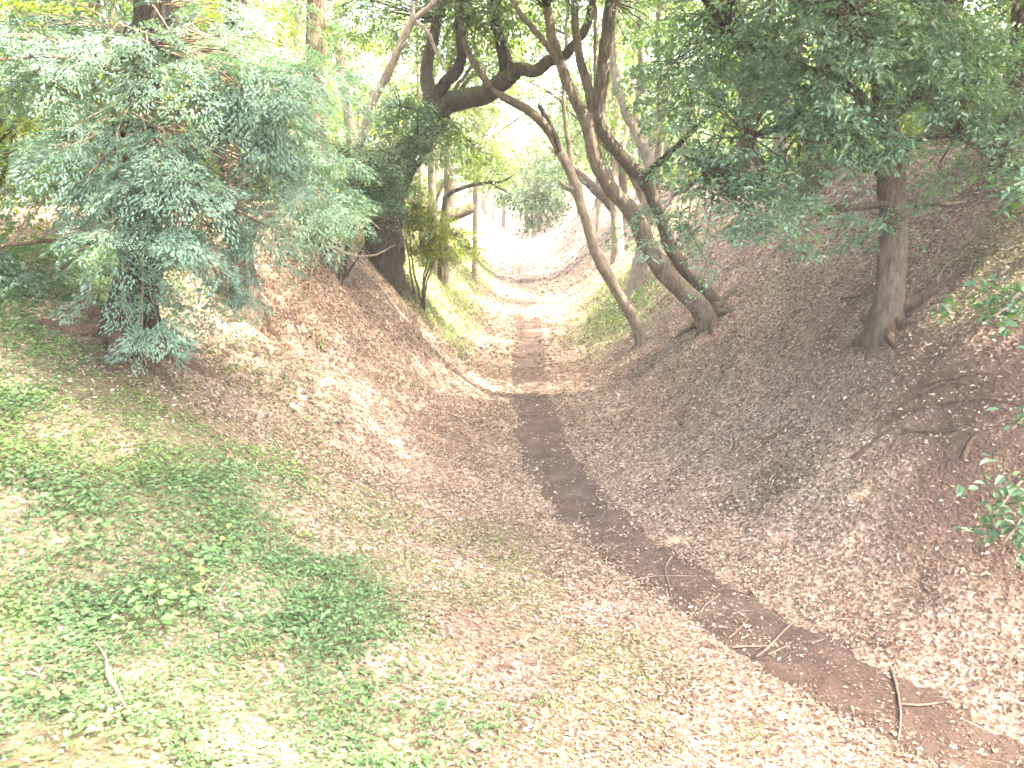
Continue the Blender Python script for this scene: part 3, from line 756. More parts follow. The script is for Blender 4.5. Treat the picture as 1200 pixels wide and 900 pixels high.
# pale trees behind
def pale_tree(base, label, stems, vols, seed, mat=M_BARK_PALE, group=None, c=(.09, .14, .06), leaf=.14):
    t = tree_thing('pale_trunk_tree', base, label, group=group)
    for k, (P, rr) in enumerate(stems):
        woody(t, 'trunk' if k == 0 else 'limb', P, rr, mat, 12, .15, seed + k, .03, .1)
    mb, tw = fill(vols, 24, .6, leaf, c, 'broad', .25, .35, .2, 4, np.array([s[0][-1] for s in stems] + [s[0][-2] for s in stems]), 4)
    mb.build('crown', M_LEAF, t, t.location, False); tw.build('twigs', mat, t, t.location)
    return t
bD = cast(746, 338); YD = bD[1]
AD2 = lambda l: [at(x, y, YD + dy) for x, y, dy in l]
tD = pale_tree(bD, 'pale trunk flaring to a buttressed foot, close behind the twin stemmed tree', [
    ([bD - UP * .3] + AD2([(749, 318, 0), (753, 290, 0), (758, 240, 0), (762, 200, 0), (758, 170, 0)]), [.46, .30, .24, .22, .22, .2]),
    (AD2([(760, 190, 0), (748, 160, 0), (733, 130, 0), (722, 95, 0), (716, 40, 0), (712, -60, .3)]), [.18, .16, .15, .13, .11, .05]),
    (AD2([(760, 185, 0), (768, 150, .1), (775, 110, .2), (770, 60, .2), (778, -60, .3)]), [.16, .14, .12, .1, .05]),
    (AD2([(752, 168, .1), (745, 130, .2), (752, 90, .3), (748, 30, .3), (750, -80, .3)]), [.12, .1, .09, .08, .03])],
    [(np.array([bD[0] + dx, YD + .5, z]), (2.2, 2.2, .9), 80) for dx, z in ((-.6, 10.2), (1.2, 10.8), (0, 12.2))], 41)
roots(tD, bD, .34, 5, .8, M_BARK_PALE)
bE = cast(724, 304); YE = bE[1]
AE = lambda l: [at(x, y, YE + dy) for x, y, dy in l]
tE = pale_tree(bE, 'upright pale trunk standing beside the sunlit patch of bank', [
    ([bE - UP * .3] + AE([(724, 290, 0), (722, 250, 0), (719, 200, 0), (722, 130, 0), (726, 40, 0), (728, -80, 0)]), [.32, .26, .24, .22, .2, .16, .05]),
    (AE([(720, 200, 0), (735, 150, .2), (742, 90, .3), (745, 0, .3)]), [.14, .12, .1, .04])],
    [(np.array([bE[0] + dx, YE + .5, z]), (2.4, 2.2, 1.), 70) for dx, z in ((-.6, 11.2), (1.4, 11.8), (0, 13.4))], 51)

# ------------------------------------------------------------------ big evergreen on the right
bC = cast(1040, 384); YC = bC[1]
tC = tree_thing('evergreen_oak', bC, 'broad evergreen with a root splayed trunk and dense dark foliage on the right bank')
AC = lambda l: [at(x, y, YC + dy) for x, y, dy in l]
woody(tC, 'trunk', [bC - UP * .3] + AC([(1041, 362, 0), (1043, 330, 0), (1046, 290, 0), (1047, 250, 0), (1043, 210, 0), (1040, 170, 0), (1035, 110, 0), (1038, 40, 0), (1045, -80, .2), (1040, -220, .3)]),
      [.36, .24, .205, .20, .19, .185, .18, .16, .14, .10, .03], M_BARK_GREY, 16, .15, 61, .02, .07)
roots(tC, bC, .30, 9, .8, M_ROOT)
for k, (l, r0) in enumerate((([(1042, 210, 0), (1000, 170, -.5), (940, 150, -.9), (880, 160, -1.1), (830, 200, -1.2)], .10), ([(1038, 150, 0), (990, 100, -.4), (920, 70, -.8), (850, 40, -1)], .10),
                          ([(1040, 140, 0), (1080, 110, -.4), (1130, 95, -.8), (1190, 90, -1)], .10), ([(1040, 190, 0), (1075, 165, -.6), (1120, 160, -1.), (1165, 180, -1.2)], .07),
                          ([(1036, 100, 0), (1010, 60, -1.), (990, 20, -2.), (980, -30, -2.8)], .09), ([(1042, 60, 0), (1090, 20, .6), (1150, -20, 1.2)], .09))):
    woody(tC, 'limb', AC(l), np.linspace(r0, .015, len(l)), M_BARK_GREY, 8, .12, 70 + k, .05, .12)
woody(tC, 'limb', AC([(1046, 240, -.1), (1010, 242, -.2), (975, 246, -.3), (950, 256, -.35)]), [.06, .05, .04, .015], M_BARK_GREY, 8, .12, 77, .03)
woody(tC, 'limb', AC([(1046, 238, .1), (1080, 238, .1), (1110, 240, 0), (1135, 236, 0)]), [.05, .045, .04, .015], M_BARK_GREY, 8, .12, 78, .03)
EV = (.095, .165, .112)
vC = [(at(785, 262, YC - 1.2), (.45, .5, .5), 60), (at(800, 215, YC - 1.0), (.5, .5, .4), 40), (at(870, 305, YC - 1.4), (.6, .5, .25), 40), (at(820, 262, YC - 1.1), (.75, .7, .55), 100), (at(890, 250, YC - 1.3), (.75, .7, .6), 100), (at(850, 295, YC - 1.3), (.6, .5, .3), 45), (at(780, 255, YC - .9), (.4, .4, .35), 26), (at(925, 290, YC - 1.2), (.35, .35, .22), 16),
      (at(860, 190, YC - 1.0), (.9, .8, .45), 60), (at(830, 90, YC - 1.0), (.9, .8, .7), 90), (at(930, 100, YC - 1.2), (.9, .8, .7), 110), (at(900, 20, YC - 1.3), (1.2, 1., .6), 100),
      (at(1010, 80, YC - 1.6), (1.0, .8, .6), 120), (at(1010, 150, YC - 1.4), (.8, .6, .4), 70), (at(1080, 130, YC - 1.4), (.8, .7, .5), 90), (at(1120, 50, YC - 1.3), (1.2, .9, .7), 130), (at(1180, 130, YC - 1.2), (.7, .7, .6), 70),
      (at(1000, 10, YC - 2.2), (1.2, .9, .45), 100), (at(960, 170, YC - .6), (.6, .6, .3), 36), (at(1040, 262, YC - .7), (.5, .35, .28), 34), (at(1100, 195, YC - .6), (.5, .5, .25), 22), (at(1190, 215, YC - 1.6), (.4, .5, .3), 26), (at(930, 210, YC - .8), (.3, .4, .3), 14)]
anC = np.array(AC([(1000, 170, -.5), (940, 150, -.9), (880, 160, -1.1), (830, 200, -1.2), (990, 100, -.4), (920, 70, -.8), (850, 40, -1), (1080, 110, -.4), (1130, 95, -.8), (1190, 90, -1), (1120, 160, -1), (1165, 180, -1.2), (1010, 60, -1), (990, 20, -2), (1090, 20, .6), (1046, 255, 0)]))
vC = [(c_, r_, int(n_ * 1.35)) for c_, r_, n_ in vC]
mb, tw = fill(vC, 40, .36, .066, EV, 'broad', .3, .35, .12, 6, anC, 4, .75, .55)
vCu = [(np.array([bC[0] + dx, YC + dy, z]), (r_, r_, 1.0), 210) for dx, dy, z, r_ in ((-1.5, -.5, 8.4, 2.4), (1.6, -.5, 8.6, 2.4), (.2, -2., 8.9, 2.2), (0, 1.5, 9.6, 2.6), (-.5, .3, 11, 2.4), (.3, 0, 12.4, 1.6), (-2.4, -2.6, 8.7, 1.9), (-3.4, -1.2, 9.3, 2.0), (-1.0, -4.2, 8.6, 1.9), (-4.6, -3.6, 9.6, 2.0), (-2.6, -5.6, 9.2, 2.0))]  # upper lobes out of view; those reaching over the trench added for shade
mu, tu = fill(vCu, 24, .55, .15, EV, 'broad', .3, .35, .12, 4, anC, 4)
off = mb.n; mb.V += mu.V; mb.C += mu.C; mb.Q += [q + off for q in mu.Q]
off = tw.n; tw.V += tu.V; tw.Q += [q + off for q in tu.Q]
mb.build('crown', M_LEAF, tC, tC.location, False); tw.build('twigs', M_BARK_GREY, tC, tC.location)

# tree just outside the right edge whose twigs reach in
bF = np.array([7.6, 8.4, 0]); bF[2] = hz(7.6, 8.4)
tF = tree_thing('overhanging_tree', bF, 'leafy branch tips hanging in over the bare soil of the right bank')
woody(tF, 'trunk', [bF - UP * .3, bF + np.array([.05, .1, 1.2]), bF + np.array([.2, .2, 3.]), bF + np.array([.3, .3, 6])], [.26, .2, .17, .05], M_BARK_GREY, 14, .15, 81, .03)
shade_lobF = [bF + np.array(v) for v in ((-1, -1, 7.2), (-3, -2.5, 8.3), (-5, -3, 8.8), (-4.5, -.5, 9.2), (0, -4, 7.6), (-2.5, -5, 8.4), (.8, 1.5, 7.6), (-.5, 3.2, 8.6), (-6.6, -4.4, 9.2), (-5.4, -5.6, 9.0), (-7.6, -2.4, 9.8), (-8.2, -5.2, 9.8), (-6.0, -.6, 9.9), (-9.0, -3.6, 10.2), (1.6, -2.2, 7.8), (2.6, -.6, 8.4), (1.2, -4.6, 8.6), (3.2, -3.2, 9.2), (-.8, -2.8, 9.4), (-7.0, -5.8, 10.2), (-6, -4.8, 10.6), (-8.4, -7, 10), (-9.6, -5.2, 10.6), (-2.2, -3.6, 9.8), (-7.4, -3.8, 10.8), (.4, -3.4, 8.2), (1.8, -5.6, 9.2), (2.4, -4.2, 8.4))]  # unseen crown lobes, added to shade the path and foreground
topF = bF + np.array([.25, .25, 4.6])
for k, v in enumerate(shade_lobF): woody(tF, 'limb', [topF - UP * (.2 * (k % 4)), topF * .5 + v * .5 + UP * .4, v], [.09, .06, .015], M_BARK_GREY, 7, .12, 200 + k, .08, .25)
mb, tw = fill([(v, (2.1, 2.1, .8), 215) for v in shade_lobF], 24, .55, .15, EV, 'broad', .3, .35, .12, 4, np.array([topF * .3 + v * .7 for v in shade_lobF]), 5)
mb.build('crown', M_LEAF, tF, tF.location, False); tw.build('twigs', M_BARK_GREY, tF, tF.location)
tips = [((1180, 585), 7.2, .42, .4, 26), ((1190, 620), 7.0, .3, .22, 12), ((1185, 350), 8.0, .5, .3, 26), ((1165, 370), 8.3, .35, .2, 12), ((1198, 490), 7.6, .2, .12, 6), ((1195, 215), 8.4, .4, .25, 16)]
lme = {}
def single_leaf(name, L, c):
    V, Q, C = leaf6(np.zeros((1, 3)), np.array([[1., 0, 0]]), UP[None], np.array([L]), np.array([L * .5]), np.array([c]))
    return mesh(name, V, Q, M_LEAF, C, False)
lms = [single_leaf('leaf', .12, c) for c in ((.06, .13, .07), (.075, .15, .075), (.05, .105, .06))]
for (pp, Yf, rx, rz, ns) in tips:
    c0 = at(pp[0], pp[1], Yf)
    s = bF + np.array([0, 0, max(.6, c0[2] - bF[2] + .2)])
    woody(tF, 'branch', [s, s * .5 + c0 * .5 + UP * .15, c0, c0 + np.array([-.15, -.1, -.08])], [.035, .025, .012, .004], M_DEAD, 6, .1, int(pp[1]), .03)
    for k in range(ns):
        b = c0 + rng.normal(0, .5, 3) * np.array([rx, rx, rz])
        for q in range(5):
            a = rng.random() * 6.28
            o = obj('leaf', lms[rng.integers(0, 3)], tF)
            o.location = Vector(b + rng.normal(0, .05, 3)) - tF.location
            o.rotation_euler = (rng.normal(0, .45), .25 + rng.normal(0, .35), a)
            o.scale = [float(.7 + .5 * rng.random())] * 3
# exposed roots on the right bank
def ground_px(l, lift=0.):
    P = [cast(x, y) for x, y in l]
    return [p + UP * lift for p in P]
for k, l in enumerate(([(1030, 500), (1075, 478), (1120, 470), (1165, 468), (1210, 480)], [(1060, 505), (1100, 508), (1140, 500)], [(1090, 450), (1130, 440), (1165, 438)], [(1128, 540), (1140, 515), (1165, 500), (1195, 492)], [(1000, 540), (1030, 512), (1060, 490)], [(895, 522), (915, 505), (930, 492)], [(1080, 462), (1110, 448), (1150, 455)])):
    woody(tF, 'root', ground_px(l, .004), np.linspace(.034, .012, len(l)), M_ROOT, 8, .2, 90 + k, .015, .06)

# ------------------------------------------------------------------ trees of the wood behind
def proto(seed, h, r, mat, c, leaf, lmat, nspr, low=.3, kind='broad', lean=.6, spread=2.6):
    rs = np.random.default_rng(seed)
    parts = []
    P = [np.array([0, 0, -.4]), np.array([rs.normal(0, .1), rs.normal(0, .1), h * .2]), np.array([rs.normal(0, lean * .5), rs.normal(0, lean * .5), h * .55]), np.array([rs.normal(0, lean), rs.normal(0, lean), h])]
    m = MB(); m.add(*tube(P, [r * 1.4, r, r * .7, .04], 10, .3, .14, seed, .06)); V = np.concatenate(m.V)
    parts.append(('trunk', mesh('trunk', V, m.Q[0], mat)))
    S = spline(np.array(P), 40)
    vols = []; m = MB(); anc = []
    for k in range(9):
        f = low + (1 - low) * (k + .5) / 9
        s = S[int(f * 38)]
        a = k * 2.4 + rs.random()
        ln = spread * (1.05 - .55 * f) * (.7 + .5 * rs.random())
        e = s + np.array([math.cos(a), math.sin(a), .25 + .3 * rs.random()]) * ln
        m.add(*tube([s, s * .5 + e * .5 + np.array([0, 0, .15]), e], [r * .3, r * .2, .012], 5, .35, .1, k, .06))
        anc += [s * .4 + e * .6, e]
        vols.append((e, (1.25, 1.25, .7), int(nspr / 9)))
        if k % 2 == 0: vols.append((s * .5 + e * .5 + UP * .3, (1.1, 1.1, .6), int(nspr / 18)))
    V = np.concatenate(m.V); parts.append(('limbs', mesh('limbs', V, np.concatenate(m.Q), mat)))
    mb, tw = fill(vols, 26, .6, leaf, c, kind, .25 if kind == 'broad' else .5, .4, .25, 4, np.array(anc), 5)
    parts.append(('crown', mesh('crown', np.concatenate(mb.V), np.concatenate(mb.Q), lmat, np.concatenate(mb.C), False)))
    return parts
PROT = [proto(1, 11, .20, M_BARK_PALE, (.075, .12, .045), .15, M_LEAF, 470, .28),
        proto(2, 13, .24, M_BARK_BROWN, (.055, .10, .045), .16, M_LEAF, 540, .2, 'broad', .5, 2.9),
        proto(3, 9, .14, M_BARK_PALE, (.11, .16, .045), .14, M_THIN, 370, .22, 'broad', .8, 2.3),
        proto(4, 14, .26, M_BARK_BROWN, (.06, .10, .06), .20, M_CONIFER, 520, .25, 'fan', .3, 2.5)]
def where(sd, y):
    k = 0 if y < 12 else 1 if y < 21 else 2 if y < 40 else 3
    return [('beside the causeway slope', 'close behind the root flared conifer', 'behind the gnarled tree and its thicket', 'far along the left bank'),
            ('beside the causeway slope', 'close behind the broad evergreen', 'behind the twin stemmed tree', 'far along the right bank')][sd == 'R'][k]
def plant_tree(pi, x, y, s, rz, name, label, group):
    t = thing(name, (x, y, hz(x, y)), label, 'tree', group)
    if x < -7 and y < 10: s *= 1.35  # added trees outside the view, enlarged for more shade
    t.rotation_euler = (0, 0, rz); t.scale = (s, s, s)
    for nm, me in PROT[pi]:
        o = obj(nm, me, t)
        if nm == 'limbs': o['kind'] = 'stuff'
NM = ['pale_barked_tree', 'brown_barked_tree', 'slender_tree', 'background_conifer']
KIND = ['pale barked broadleaf tree', 'brown barked broadleaf tree', 'slender yellow green tree', 'dark conifer']
rt = np.random.default_rng(5)
spots = []
def try_add(sd, x, y, pi, mind):
    for s in spots:
        if (s[1] - x) ** 2 + (s[2] - y) ** 2 < mind ** 2: return
    spots.append((sd, x, y, pi))
for x, y, pi in ((-9.5, 14, 2), (-11.5, 11, 1), (-13.5, 16, 0), (-8.0, 20, 2), (-11, 23, 3), (-6.6, 25.5, 0), (-15, 21, 2), (-17, 13, 2), (-9.5, 29, 2), (-6.4, 33, 0), (-7.5, 40, 2), (-6.4, 44, 0), (-5.0, 52, 1), (-5.4, 60, 0), (-5.0, 68, 1), (-5.2, 76, 0), (-9.4, 5.2, 1), (-10.5, 1.5, 3), (-8.4, -1.5, 0), (-12.5, 6, 1), (-12, -4, 1), (-9.5, 9, 0), (-7.4, 2.6, 1)): try_add('L', x, y, pi, .5)  # those nearest the causeway are out of view, added to shade the trench
for x, y, pi in ((7.9, 13.2, 1), (7.3, 20.0, 1), (9.4, 13.2, 3), (9.6, 19.0, 0), (10.6, 13.8, 1), (12.5, 20, 1), (11, 12.5, 1), (13.5, 14, 3), (7.8, 24, 0), (7.6, 27, 1), (8.2, 39.5, 0), (7.6, 44, 1), (8, 52, 0), (6.4, 48, 1), (6.0, 56, 0), (6.6, 63, 1), (5.8, 70, 0), (6.4, 77, 1)): try_add('R', x, y, pi, .5)
for k in range(900):
    y = rt.uniform(10, 110); sd = 'L' if rt.random() < .5 else 'R'
    x = (-(rt.uniform(8, 34)) if sd == 'L' else rt.uniform(9.5, 34))
    if abs(x) > 10 + y * .62: continue
    if sd == 'R' and 28.5 < y < 37 and x < 13: continue
    try_add(sd, x, y, int(rt.integers(0, 4)), 3.6 if y < 45 else 5.0)
for k in range(40):
    try_add('L', rt.uniform(-9, 0), rt.uniform(95, 130), int(rt.integers(0, 4)), 4); try_add('R', rt.uniform(2, 10), rt.uniform(95, 130), int(rt.integers(0, 4)), 4)
for sd, x, y, pi in spots:
    plant_tree(pi, x, y, rt.uniform(.8, 1.15), rt.uniform(0, 6.28), NM[pi], KIND[pi] + (' beyond the left bank, ' if sd == 'L' else ' above the right bank, ') + where(sd, y), NM[pi].replace('_', ' ') + 's ' + ('beyond the left bank ' if sd == 'L' else 'above the right bank ') + where(sd, y))
print('background trees', len(spots))

# understory shrubs along both bank tops
def shrub_proto(seed, c, mat, leaf):
    vols = [(np.array([math.cos(a) * .7, math.sin(a) * .7, .9 + .25 * k]), (.8, .8, .6), 34) for k, a in enumerate((0, 2.1, 4.2, 1.0, 3.3))]
    mb, tw = fill(vols, 26, .5, leaf, c, 'broad', .25, .4, .25, 4, np.array([[0, 0, .3], [.2, 0, .8], [-.2, .1, 1.0]]), 4)
    m = MB()
    for k in range(6):
        v = vols[k % 5][0]
        m.add(*tube([np.array([0, 0, -.15]), v * .5, v], [.03, .02, .008], 5, .25, .1, k, .04))
    m.V += tw.V; m.Q += [q + m.n for q in tw.Q]
    return [('stems', mesh('stems', np.concatenate(m.V), np.concatenate(m.Q), M_BARK_BROWN)), ('foliage', mesh('foliage', np.concatenate(mb.V), np.concatenate(mb.Q), mat, np.concatenate(mb.C), False))]
SP = [shrub_proto(1, (.06, .11, .045), M_LEAF, .11), shrub_proto(2, (.12, .17, .045), M_THIN, .11)]
SN = ['leafy_shrub', 'light_green_shrub']
SK = ['leafy mid green shrub', 'light yellow green shrub']
ssp = []
for k in range(700):
    y = rt.uniform(11, 80); sd = 'L' if rt.random() < .55 else 'R'
    x = -(rt.uniform(6.8, 26)) if sd == 'L' else rt.uniform(9.8, 26)
    if abs(x) > 9 + y * .6 or (sd == 'L' and y < 14 and x > -8.6): continue
    if any((a - x) ** 2 + (b - y) ** 2 < 3.2 ** 2 for a, b in ssp): continue
    ssp.append((x, y)); pi = int(rt.random() < .45)
    t = thing(SN[pi], (x, y, hz(x, y)), SK[pi] + (' beyond the left bank, ' if sd == 'L' else ' above the right bank, ') + where(sd, y), 'shrub', SN[pi].replace('_', ' ') + 's ' + ('beyond the left bank ' if sd == 'L' else 'above the right bank ') + where(sd, y))
    s = rt.uniform(.8, 1.5); t.scale = (s, s, s * .9); t.rotation_euler = (0, 0, rt.uniform(0, 6.28))
    for nm, me in SP[pi]:
        o = obj(nm, me, t)
        if nm == 'stems': o['kind'] = 'stuff'
print('shrubs', len(ssp))

for k, (bx_, by_, lab, vol) in enumerate((
        (-5.2, 27.5, 'mid green tree whose boughs arch over the trench beyond the gnarled tree', [(575, 55, 27), (545, 15, 26), (610, 20, 28), (550, 165, 27.5), (530, 120, 27), (575, 190, 30)]),
        (6.2, 35.5, 'tree on the right bank reaching boughs across the far trench', [(650, 105, 34), (690, 70, 33), (640, 45, 34), (600, 85, 36), (670, 165, 35), (700, 130, 34)]),
        (-4.8, 46, 'far left bank tree closing the green tunnel over the path', [(585, 205, 46), (560, 175, 45), (600, 110, 47), (630, 125, 47), (560, 120, 45), (540, 205, 43)]))):
    bq = np.array([bx_, by_, hz(bx_, by_)])
    tq = tree_thing('arching_tree', bq, lab)
    pts = [at(*v) for v in vol]
    mid = bq * .35 + np.mean(pts, 0) * .65; mid[2] = max(mid[2], bq[2] + 2.5)
    woody(tq, 'trunk', [bq - UP * .3, bq * .6 + mid * .4 + UP * .6, mid], [.24, .19, .13], M_BARK_GREY, 12, .15, 300 + k, .06, .15)
    for j, p in enumerate(pts): woody(tq, 'limb', [mid, mid * .5 + p * .5 + UP * .3, p], [.09, .06, .015], M_BARK_GREY, 7, .12, 310 + j, .08, .2)
    sz = by_ / 28.
    mb, tw = fill([(p, (1.5 * sz, 1.5, .75 * sz), 80) for p in pts] + [(p + np.array([rng.normal(0, 1), 1., 3.2]), (2, 2, .9), 110) for p in pts], 26, .55, .14, [(.10, .155, .055), (.085, .14, .065), (.08, .13, .06)][k], 'broad', .28, .35, .25, 4, np.array(pts), 4)
    mb.build('crown', M_LEAF, tq, tq.location, False); tw.build('twigs', M_BARK_GREY, tq, tq.location)

# slim pale trunks far along the left bank, a log and a bent sapling
for k, (px, py, Y, top, r_) in enumerate(((508, 262, 31, (500, -40), .13), (522, 268, 30, (527, -40), .10), (556, 250, 36, (560, -60), .10), (495, 255, 33, (488, -60), .09))):
    b = place(px, Y)
    lab = ['slim pale trunk with a crooked grey stem beside it on the far left bank', 'pale straight pole trunk next to the fallen log', 'pale pole trunk standing at the far end of the fallen log', 'thin pale trunk rising behind the yellow green shrub'][k]
    pale_tree(b, lab, [([b - UP * .3, at((px + top[0]) / 2, 140, Y), at(top[0], top[1], Y), at(top[0] + 4, top[1] - 60, Y)], [r_ * 1.3, r_, r_ * .8, .03])],
              [(at(top[0], -30 - q * 70, Y) + rng.normal(0, .6, 3), (1.5, 1.5, .8), 36) for q in range(3)], 120 + k)
bl = place(532, 33)
tl = thing('fallen_log', bl, 'mossy log lying across the top of the far left bank', 'log')
woody(tl, 'log', [at(524, 254, 33), at(538, 249, 33.2), at(556, 241, 33.5)], [.26, .27, .25], M_BARK_MOSS, 14, .12, 131, .02)
bb = place(514, 29)
tbn = thing('bent_sapling', bb, 'thin dark sapling bent sideways over the far left bank', 'sapling')
woody(tbn, 'stem', [bb - UP * .2, at(520, 245, 29), at(526, 228, 29), at(545, 219, 29), at(570, 214, 29), at(590, 212, 29), at(604, 203, 29)], [.10, .09, .08, .065, .055, .04, .01], M_BARK_DARK, 8, .1, 132, .03)
woody(tbn, 'branch', [at(574, 214, 29), at(588, 222, 29), at(604, 230, 29)], [.035, .028, .008], M_BARK_DARK, 6, .1, 133, .02)

# dark leafy tree that leans over the far end of the trench
bg_ = np.array([6.6, 47., 0]); bg_[2] = hz(6.6, 47.)
tg = tree_thing('drooping_tree', bg_, 'dark leafy tree whose low boughs droop over the far end of the path')
woody(tg, 'trunk', [bg_ - UP * .3, at(690, 215, 46.5), at(665, 190, 46), at(640, 170, 45.5)], [.3, .24, .18, .05], M_BARK_BROWN, 10, .12, 141, .05, .2)
vg = [(at(632, 240, 45), (1.5, 1.5, .8), 110), (at(610, 222, 45.5), (1.3, 1.3, .9), 80), (at(650, 215, 45), (1.3, 1.5, 1.0), 80), (at(630, 195, 46), (1.6, 1.5, .7), 60), (at(628, 256, 44.5), (1.1, 1., .35), 44)]
mb, tw = fill(vg, 26, .7, .17, (.05, .095, .05), 'broad', .35, .35, .12, 4, np.array([at(640, 170, 45.5), at(665, 190, 46), at(632, 240, 45)]), 5)
mb.build('crown', M_LEAF, tg, tg.location, False); tw.build('twigs', M_BARK_BROWN, tg, tg.location)

# far wood closing the view: one mass of leaves
n = 6800
a = rng.random(n)
side = rng.random(n)
x = np.where(side < .42, -rng.uniform(34, 60, n), np.where(side < .84, rng.uniform(34, 60, n), rng.uniform(-34, 34, n)))
y = np.where(side < .84, rng.uniform(5, 130, n), rng.uniform(118, 150, n))
B = np.c_[x, y, height(x, y) + rng.random(n) ** 1.1 * 13]
V, Q, C = sprays(B, rng.normal(0, 1, (n, 3)) * np.array([1, 1, .3]), 6, 1.3, .5, (.08, .13, .05), 'broad', .25, .45, .3)
tag(obj('far_wood', mesh('far_wood', V, Q, M_LEAF, C, False)), 'distant wood reading as one green mass behind the trees', 'wood', kind='stuff')

# ------------------------------------------------------------------ sticks
def stick(label, lines, r0=.014, mat=None, group=None, lift=1.0):
    b = cast(*lines[0][0])
    t = thing('stick', b, label, 'stick', group)
    for k, l in enumerate(lines):
        P = ground_px(l, r0 * lift + .012)
        woody(t, 'stem' if k == 0 else 'twig', P, np.linspace(r0 if k == 0 else r0 * .7, r0 * .4, len(P)), mat or M_STICK, 6, .15, int(l[0][0]), .006, .04)
stick('forked twig with a crosspiece lying on the path above the long forked stick', [[(787, 654), (780, 668), (784, 688), (788, 706)], [(742, 682), (770, 677), (818, 677)]], .012)
stick('short curved twig at the litter edge of the path', [[(842, 700), (826, 712), (818, 728)]], .012)
stick('long forked stick on the path, bent upward to the leafy edge', [[(886, 773), (904, 758), (918, 742), (936, 727)], [(858, 761), (890, 760), (904, 759)], [(900, 770), (926, 758)]], .016)
stick('thin straight twig lying beside the forked stick', [[(854, 750), (868, 738), (878, 726)]], .010)
stick('small bent twig half buried in litter at the path margin', [[(858, 722), (872, 718), (884, 719)]], .011)
stick('short stubby twig on bare path soil', [[(951, 756), (970, 749)]], .010)
stick('long crooked stick lying across the path with a side arm', [[(1044, 786), (1052, 815), (1055, 845), (1052, 872)], [(1055, 828), (1080, 830), (1106, 825)]], .017)
stick('two small dark twigs on the path where it narrows', [[(680, 609), (700, 606)], [(693, 595), (708, 592), (714, 590)]], .013, M_BARK_DARK)
stick('pale bleached stick lying among weeds on the left slope', [[(128, 805), (138, 822), (146, 838), (156, 850)], [(128, 805), (124, 780), (110, 762)]], .020, M_DEAD, None, 4.0)
stick('short pale chip of wood beside the weeds', [[(34, 792), (56, 798)]], .016, M_DEAD)
stick('thin twig lying in litter below the pale bleached stick', [[(252, 856), (275, 868)]], .010)
stick('fallen branch half sunk in leaves under the broad evergreen', [[(985, 352), (1010, 348), (1030, 342)]], .02, M_BARK_GREY)
stick('bare fallen twig on the shaded upper right bank', [[(1098, 330), (1110, 312), (1130, 300), (1150, 292)]], .014)

# ------------------------------------------------------------------ weeds
def weed(px, py, label, n, leaf, h, spread, c, wid=.8):
    b = cast(px, py)
    t = thing('weed', b, label, 'weed', 'weeds on the left slope and floor')
    V, Q, C = leaf6(np.zeros((1, 3)), np.array([[1., 0, 0]]), UP[None], np.array([leaf]), np.array([leaf * wid]), np.array([c]), .14, .34)
    me = mesh('leaf', V, Q, M_HERB, C, False)
    m = MB()
    for k in range(n):
        a = rng.random() * 6.283; rr = spread * math.sqrt(rng.random()); hh = h * (1 - .5 * (rr / spread) ** 2) * (.6 + .5 * rng.random())
        p = np.array([math.cos(a) * rr, math.sin(a) * rr, 0])
        dz = hz(b[0] + p[0], b[1] + p[1]) - b[2]
        p[2] = dz + hh
        m.add(*tube([np.array([p[0] * .4, p[1] * .4, dz * .4 - .02]), np.array([p[0] * .8, p[1] * .8, dz * .8 + hh * .7]), p], [.004, .003, .0015], 3, .08, 0, 0, 0))
        o = obj('leaf', me, t)
        o.location = p
        o.rotation_euler = (rng.normal(0, .3), .15 + rng.normal(0, .25), a + rng.normal(0, .5))
        s = .65 + .6 * rng.random(); o.scale = (s, s, s)
    V = np.concatenate(m.V)
    tag(obj('stems', mesh('stems', V, np.concatenate(m.Q), M_HERB, np.tile(np.array([[.12, .16, .06]]), (len(V), 1))), t), kind='stuff')
G1, G2, G3 = (.135, .24, .095), (.18, .26, .08), (.12, .21, .085)
weed(170, 728, 'largest broad leaved weed with pale heart shaped leaves above the bleached stick', 51, 0.076, 0.225, 0.360, G1)
weed(208, 690, 'pale bushy weed just uphill of the largest broad leaved weed', 36, 0.068, 0.200, 0.288, G2)
weed(125, 615, 'spreading clump of round leaved weed high in the dark ivy', 46, 0.068, 0.175, 0.408, G1)
weed(340, 682, 'low mat of feathery light green weed on the slope edge', 62, 0.045, 0.100, 0.408, G3, .4)
weed(60, 820, 'small yellowish weed at the bare soil edge', 20, 0.063, 0.125, 0.192, G2)
weed(128, 842, 'weed with rounded leaves at the foot of the bleached stick', 31, 0.058, 0.125, 0.264, G1)
weed(265, 620, 'pale sprig of weed in the middle of the green slope', 27, 0.054, 0.150, 0.264, G2)
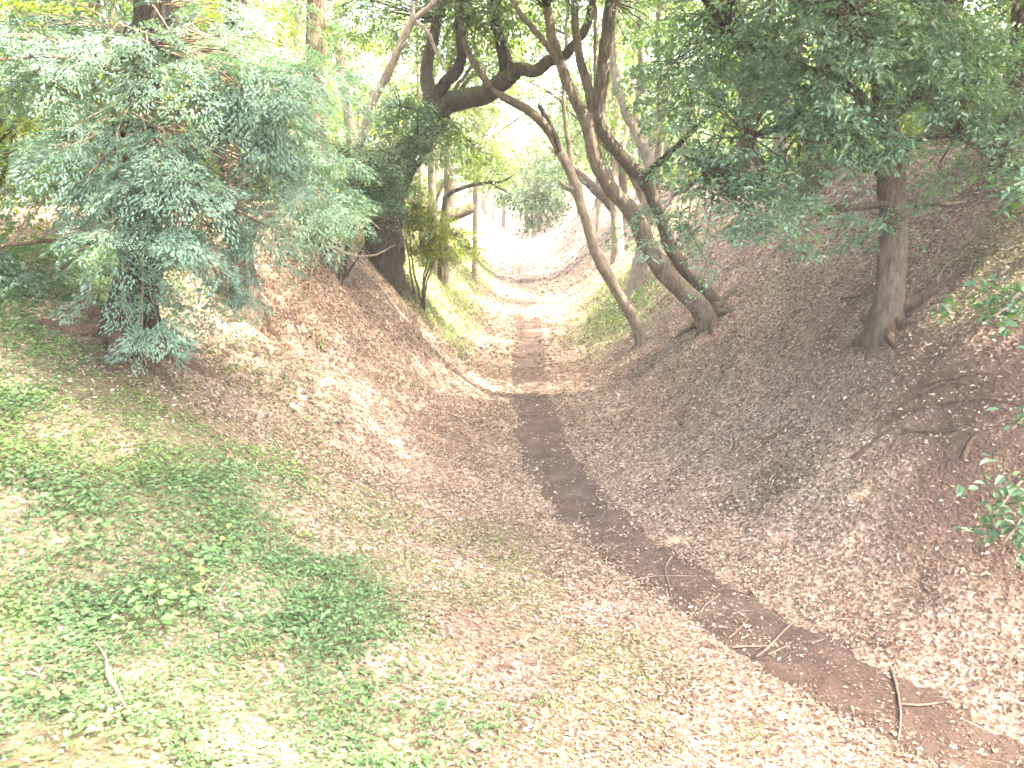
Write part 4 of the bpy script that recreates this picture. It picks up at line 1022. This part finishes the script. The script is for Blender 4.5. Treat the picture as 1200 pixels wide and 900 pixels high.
weed(300, 770, 'upright fine leaved weed among creeping herbs below the mat', 40, 0.045, 0.175, 0.240, G2, .4)
weed(395, 830, 'pale tufted weed near the bare bottom of the slope', 24, 0.050, 0.112, 0.192, G2, .45)
weed(440, 810, 'lush little green tuft at the outer edge of the herbs', 31, 0.050, 0.112, 0.216, G3, .5)
weed(640, 826, 'lone green tuft on open leaf litter beside the path', 24, 0.045, 0.088, 0.144, G3, .5)
weed(868, 872, 'flat green patch of weed in the litter near the long crooked stick', 36, 0.045, 0.062, 0.288, G3, .5)
weed(345, 625, 'little pale weed at the upper limit of the green slope', 20, 0.050, 0.125, 0.192, G2)
weed(500, 662, 'short yellowish green tuft on the mossy floor', 31, 0.040, 0.075, 0.264, G2, .4)
weed(375, 410, 'thin light green sprig standing on the brown left bank', 24, 0.063, 0.438, 0.168, G2, .45)
weed(700, 795, 'tiny green seedling tuft alone in pale litter', 14, 0.040, 0.062, 0.120, G3, .5)
weed(28, 700, 'ivy like weed with pale leaves at the top of the soil patch', 31, 0.054, 0.125, 0.264, G1)
weed(575, 850, 'small cluster of seedlings low in the open litter', 18, 0.040, 0.062, 0.168, G3, .5)

# ------------------------------------------------------------------ hazy air
hv = np.array([(x, y, z) for z in (-3.0, 26.0) for y in (-122.0, 335.0) for x in (-264.0, 264.0)])
hq = np.array([(0, 2, 3, 1), (4, 5, 7, 6), (0, 1, 5, 4), (2, 6, 7, 3), (0, 4, 6, 2), (1, 3, 7, 5)])
hm = bpy.data.materials.new('haze'); hm.use_nodes = True
hm.node_tree.nodes.clear()
ho = hm.node_tree.nodes.new('ShaderNodeOutputMaterial')
pvn = hm.node_tree.nodes.new('ShaderNodeVolumePrincipled')
pvn.inputs['Color'].default_value = (.93, .96, .95, 1)
pvn.inputs['Density'].default_value = .0010
pvn.inputs['Anisotropy'].default_value = .2
hm.node_tree.links.new(pvn.outputs[0], ho.inputs['Volume'])
tag(obj('haze', mesh('haze', hv, hq, hm, None, False)), 'thin pale haze filling the air of the wood', 'haze', kind='stuff')
